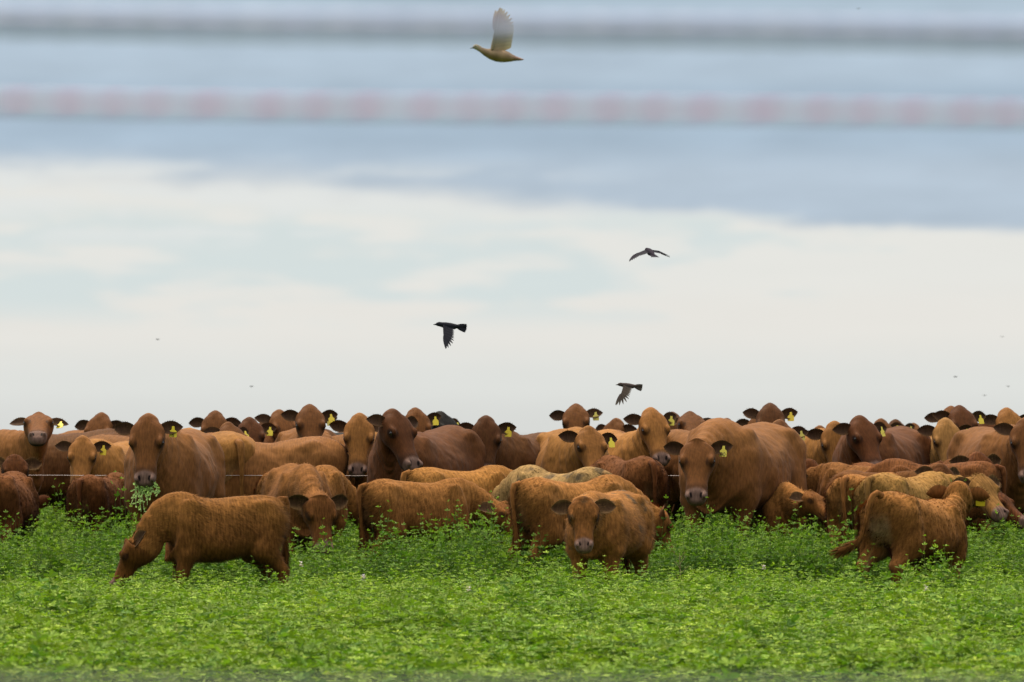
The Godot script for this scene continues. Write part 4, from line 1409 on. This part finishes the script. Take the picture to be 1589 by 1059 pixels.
func make_birds() -> void:
	var mat := StandardMaterial3D.new()
	mat.vertex_color_use_as_albedo = true
	mat.roughness = 0.7
	mat.cull_mode = BaseMaterial3D.CULL_DISABLED
	var dark := plain(Color.WHITE, 0.8)
	dark.vertex_color_use_as_albedo = true
	dark.metallic_specular = 0.15
	dark.cull_mode = BaseMaterial3D.CULL_DISABLED
	# partridge: flying left with both wings thrown up
	var p := bird_root("partridge", "buff brown partridge flying left with its wings raised straight up", Vector3(-0.08, 3.26, -18.3))
	var prof := [[-0.138, 0.006, 0.001, 0.001], [-0.122, 0.010, 0.004, 0.0035], [-0.117, 0.012, 0.010, 0.009], [-0.108, 0.014, 0.014, 0.013], [-0.097, 0.010, 0.014, 0.013], [-0.080, -0.001, 0.0135, 0.014], [-0.058, -0.013, 0.019, 0.021], [-0.030, -0.022, 0.028, 0.032], [0.0, -0.028, 0.034, 0.038],
		[0.030, -0.033, 0.033, 0.036], [0.058, -0.038, 0.027, 0.029], [0.080, -0.043, 0.019, 0.022], [0.100, -0.046, 0.012, 0.017], [0.128, -0.050, 0.006, 0.012], [0.142, -0.051, 0.001, 0.003]]
	var rows := []
	for i in prof.size():
		var q: Array = prof[i]
		var c := Color(0.18, 0.112, 0.055)
		if i < 2: c = Color(0.05, 0.045, 0.04)
		elif i < 5: c = Color(0.20, 0.16, 0.09)
		elif i > 11: c = Color(0.16, 0.085, 0.055)
		rows.append([Vector3(q[0], q[1], 0), q[2], q[3], c * (0.85 + 0.3 * (i % 2))])
	bird_body(p, mat, rows, [])
	var body: MeshInstance3D = p.get_child(0)
	mottle(body, 0.35)
	for s in [1.0, -1.0]:
		var sh := Vector3(-0.022, 0.0, 0.022 * s)
		bird_wing(p, mat, sh, Vector3(-0.006, 0.088, 0.04 * s), Vector3(0.006 + 0.012 * s, 0.212, 0.052 * s), Vector3(0.985, 0.14, 0.05 * s).normalized(), 0.098, 20, Color(0.28, 0.18, 0.10), Color(0.48, 0.36, 0.20))
	var eye := MeshInstance3D.new()
	eye.name = "eye"
	var sm := SphereMesh.new(); sm.radius = 0.0028; sm.height = 0.0056; sm.radial_segments = 8; sm.rings = 5
	eye.mesh = sm
	eye.material_override = plain(Color(0.01, 0.01, 0.01), 0.1)
	eye.position = Vector3(-0.109, 0.017, 0.0125)
	p.add_child(eye)
	# three blackbirds
	for b in [["blackbird", "black bird flying left with one wing swept straight down, nearest the herd's middle", Vector3(-0.425, 2.00, -23.9), 0.0, Color(0.012, 0.012, 0.016), [0.012, -0.135], 1.14],
		["blackbird", "brownish dark bird flying left low over the herd, wing swept down and back", Vector3(0.86, 1.63, -26.2), 0.0, Color(0.045, 0.035, 0.028), [-0.070, -0.14], 1.0]]:
		var o := bird_root(b[0], b[1], b[2], "dark birds flying over the herd")
		var k: float = b[6]
		var c: Color = b[4]
		var bp := [[-0.095, 0.012, 0.0008], [-0.078, 0.014, 0.005], [-0.072, 0.015, 0.010], [-0.060, 0.016, 0.0135], [-0.044, 0.013, 0.0145], [-0.020, 0.008, 0.019], [0.010, 0.003, 0.020], [0.036, 0.002, 0.015], [0.058, 0.003, 0.009], [0.070, 0.004, 0.004]]
		var br := []
		for q in bp: br.append([Vector3(q[0], q[1], 0) * k, q[2] * k, q[2] * k * 1.05, c])
		var fan := []
		for i in 9:
			var a := lerpf(-0.62, 0.20, i / 8.0)
			fan.append([Vector3(0.045, 0.003, 0) * k, Vector3(cos(a), sin(a), 0.15 * sin(i * 1.0)).normalized(), Vector3(0, 0.15, 1), 0.062 * k, 0.010 * k, c, c * 1.3])
		bird_body(o, dark, br, fan)
		var tip: Array = b[5]
		var flip := 1.0 if b[1].begins_with("black") else 1.0
		bird_wing(o, dark, Vector3(-0.030, 0.008, 0.014) * k, Vector3(-0.032 + tip[0] * 0.25, -0.045, 0.075) * k, Vector3(-0.030 + tip[0], tip[1], 0.135) * k, Vector3(0.97, -0.22, 0.05).normalized(), 0.062 * k, 15, c, c * 1.6)
		bird_wing(o, dark, Vector3(-0.030, 0.008, -0.014) * k, Vector3(-0.024, -0.005, -0.08) * k, Vector3(-0.020 + tip[0] * 0.3, 0.004 if b[6] > 1.1 else 0.02, -0.155) * k, Vector3(0.97, -0.10, -0.05).normalized(), 0.060 * k, 15, c, c * 1.6)
	var f := bird_root("blackbird", "dark bird seen tail-on with both wings drooping, highest of the three", Vector3(0.935, 2.505, -24.0), "dark birds flying over the herd")
	var dk := Color(0.020, 0.019, 0.024)
	var fr := []
	for q in [[-0.080, 0.022, 0.0008], [-0.065, 0.022, 0.006], [-0.056, 0.022, 0.012], [-0.040, 0.018, 0.014], [-0.015, 0.010, 0.019], [0.015, 0.000, 0.020], [0.040, -0.009, 0.015], [0.062, -0.016, 0.008], [0.072, -0.019, 0.004]]:
		fr.append([Vector3(q[0], q[1], 0), q[2], q[2], dk])
	var fan2 := []
	for i in 7:
		var a := lerpf(-0.4, 0.4, i / 6.0)
		fan2.append([Vector3(0.04, -0.008, 0), Vector3(cos(a), -0.35, sin(a)).normalized(), Vector3(0.3, 1, 0), 0.062, 0.010, dk, dk * 1.5])
	bird_body(f, dark, fr, fan2)
	bird_wing(f, dark, Vector3(-0.028, 0.016, 0.012), Vector3(-0.035, -0.006, 0.070), Vector3(-0.005, -0.055, 0.128), Vector3(0.95, -0.28, 0.1).normalized(), 0.060, 15, dk, dk * 1.5)
	bird_wing(f, dark, Vector3(-0.028, 0.016, -0.012), Vector3(-0.035, 0.012, -0.070), Vector3(-0.005, -0.018, -0.130), Vector3(0.95, -0.28, -0.1).normalized(), 0.060, 15, dk, dk * 1.5)
	f.rotation = Vector3(0, deg_to_rad(-72), 0)
	f.scale = Vector3.ONE * 1.14
	# specks far off over the field
	var dot := [[390, 600, "tiny far bird low in the sky at left above the red cow"], [244, 527, "tiny far bird above the grass-chewing cow"], [1528, 614, "dark far bird just above the heads at the right"], [1565, 600, "faint far bird nearest the right edge"], [1483, 585, "faint far bird left of the dark one at right"], [1556, 523, "highest of the far birds at the right"], [1334, 12, "tiny far bird at the very top of the sky"]]
	for d in dot:
		var s := 36.0
		var o := bird_root("far_bird", d[2], Vector3((d[0] - 794.5) / s, 1.25 + (680.0 - d[1]) / s, -5500.0 / s), "far birds over the field")
		var rr := []
		for q in [[-0.09, 0.001], [-0.06, 0.014], [0.0, 0.022], [0.05, 0.014], [0.10, 0.004]]: rr.append([Vector3(q[0], 0, 0), q[1], q[1], Color(0.05, 0.05, 0.055)])
		bird_body(o, dark, rr, [])
		for z in [1.0, -1.0]:
			bird_wing(o, dark, Vector3(-0.03, 0.01, 0.01 * z), Vector3(-0.03, 0.03, 0.06 * z), Vector3(0.0, 0.01 * z, 0.12 * z), Vector3(0.97, -0.1, 0.05 * z).normalized(), 0.05, 5, Color(0.05, 0.05, 0.055), Color(0.06, 0.06, 0.06))
		o.rotation.y = s * d[0]


func mottle(o: MeshInstance3D, amount: float) -> void:
	var mdt := MeshDataTool.new()
	var m: ArrayMesh = o.mesh
	mdt.create_from_surface(m, 0)
	for i in mdt.get_vertex_count():
		var p := mdt.get_vertex(i)
		var v := sin(p.x * 420.0 + sin(p.y * 300.0) * 2.0) * sin(p.y * 380.0 + p.z * 200.0)
		mdt.set_vertex_color(i, mdt.get_vertex_color(i) * (1.0 + amount * v))
	m.clear_surfaces()
	mdt.commit_to_surface(m)
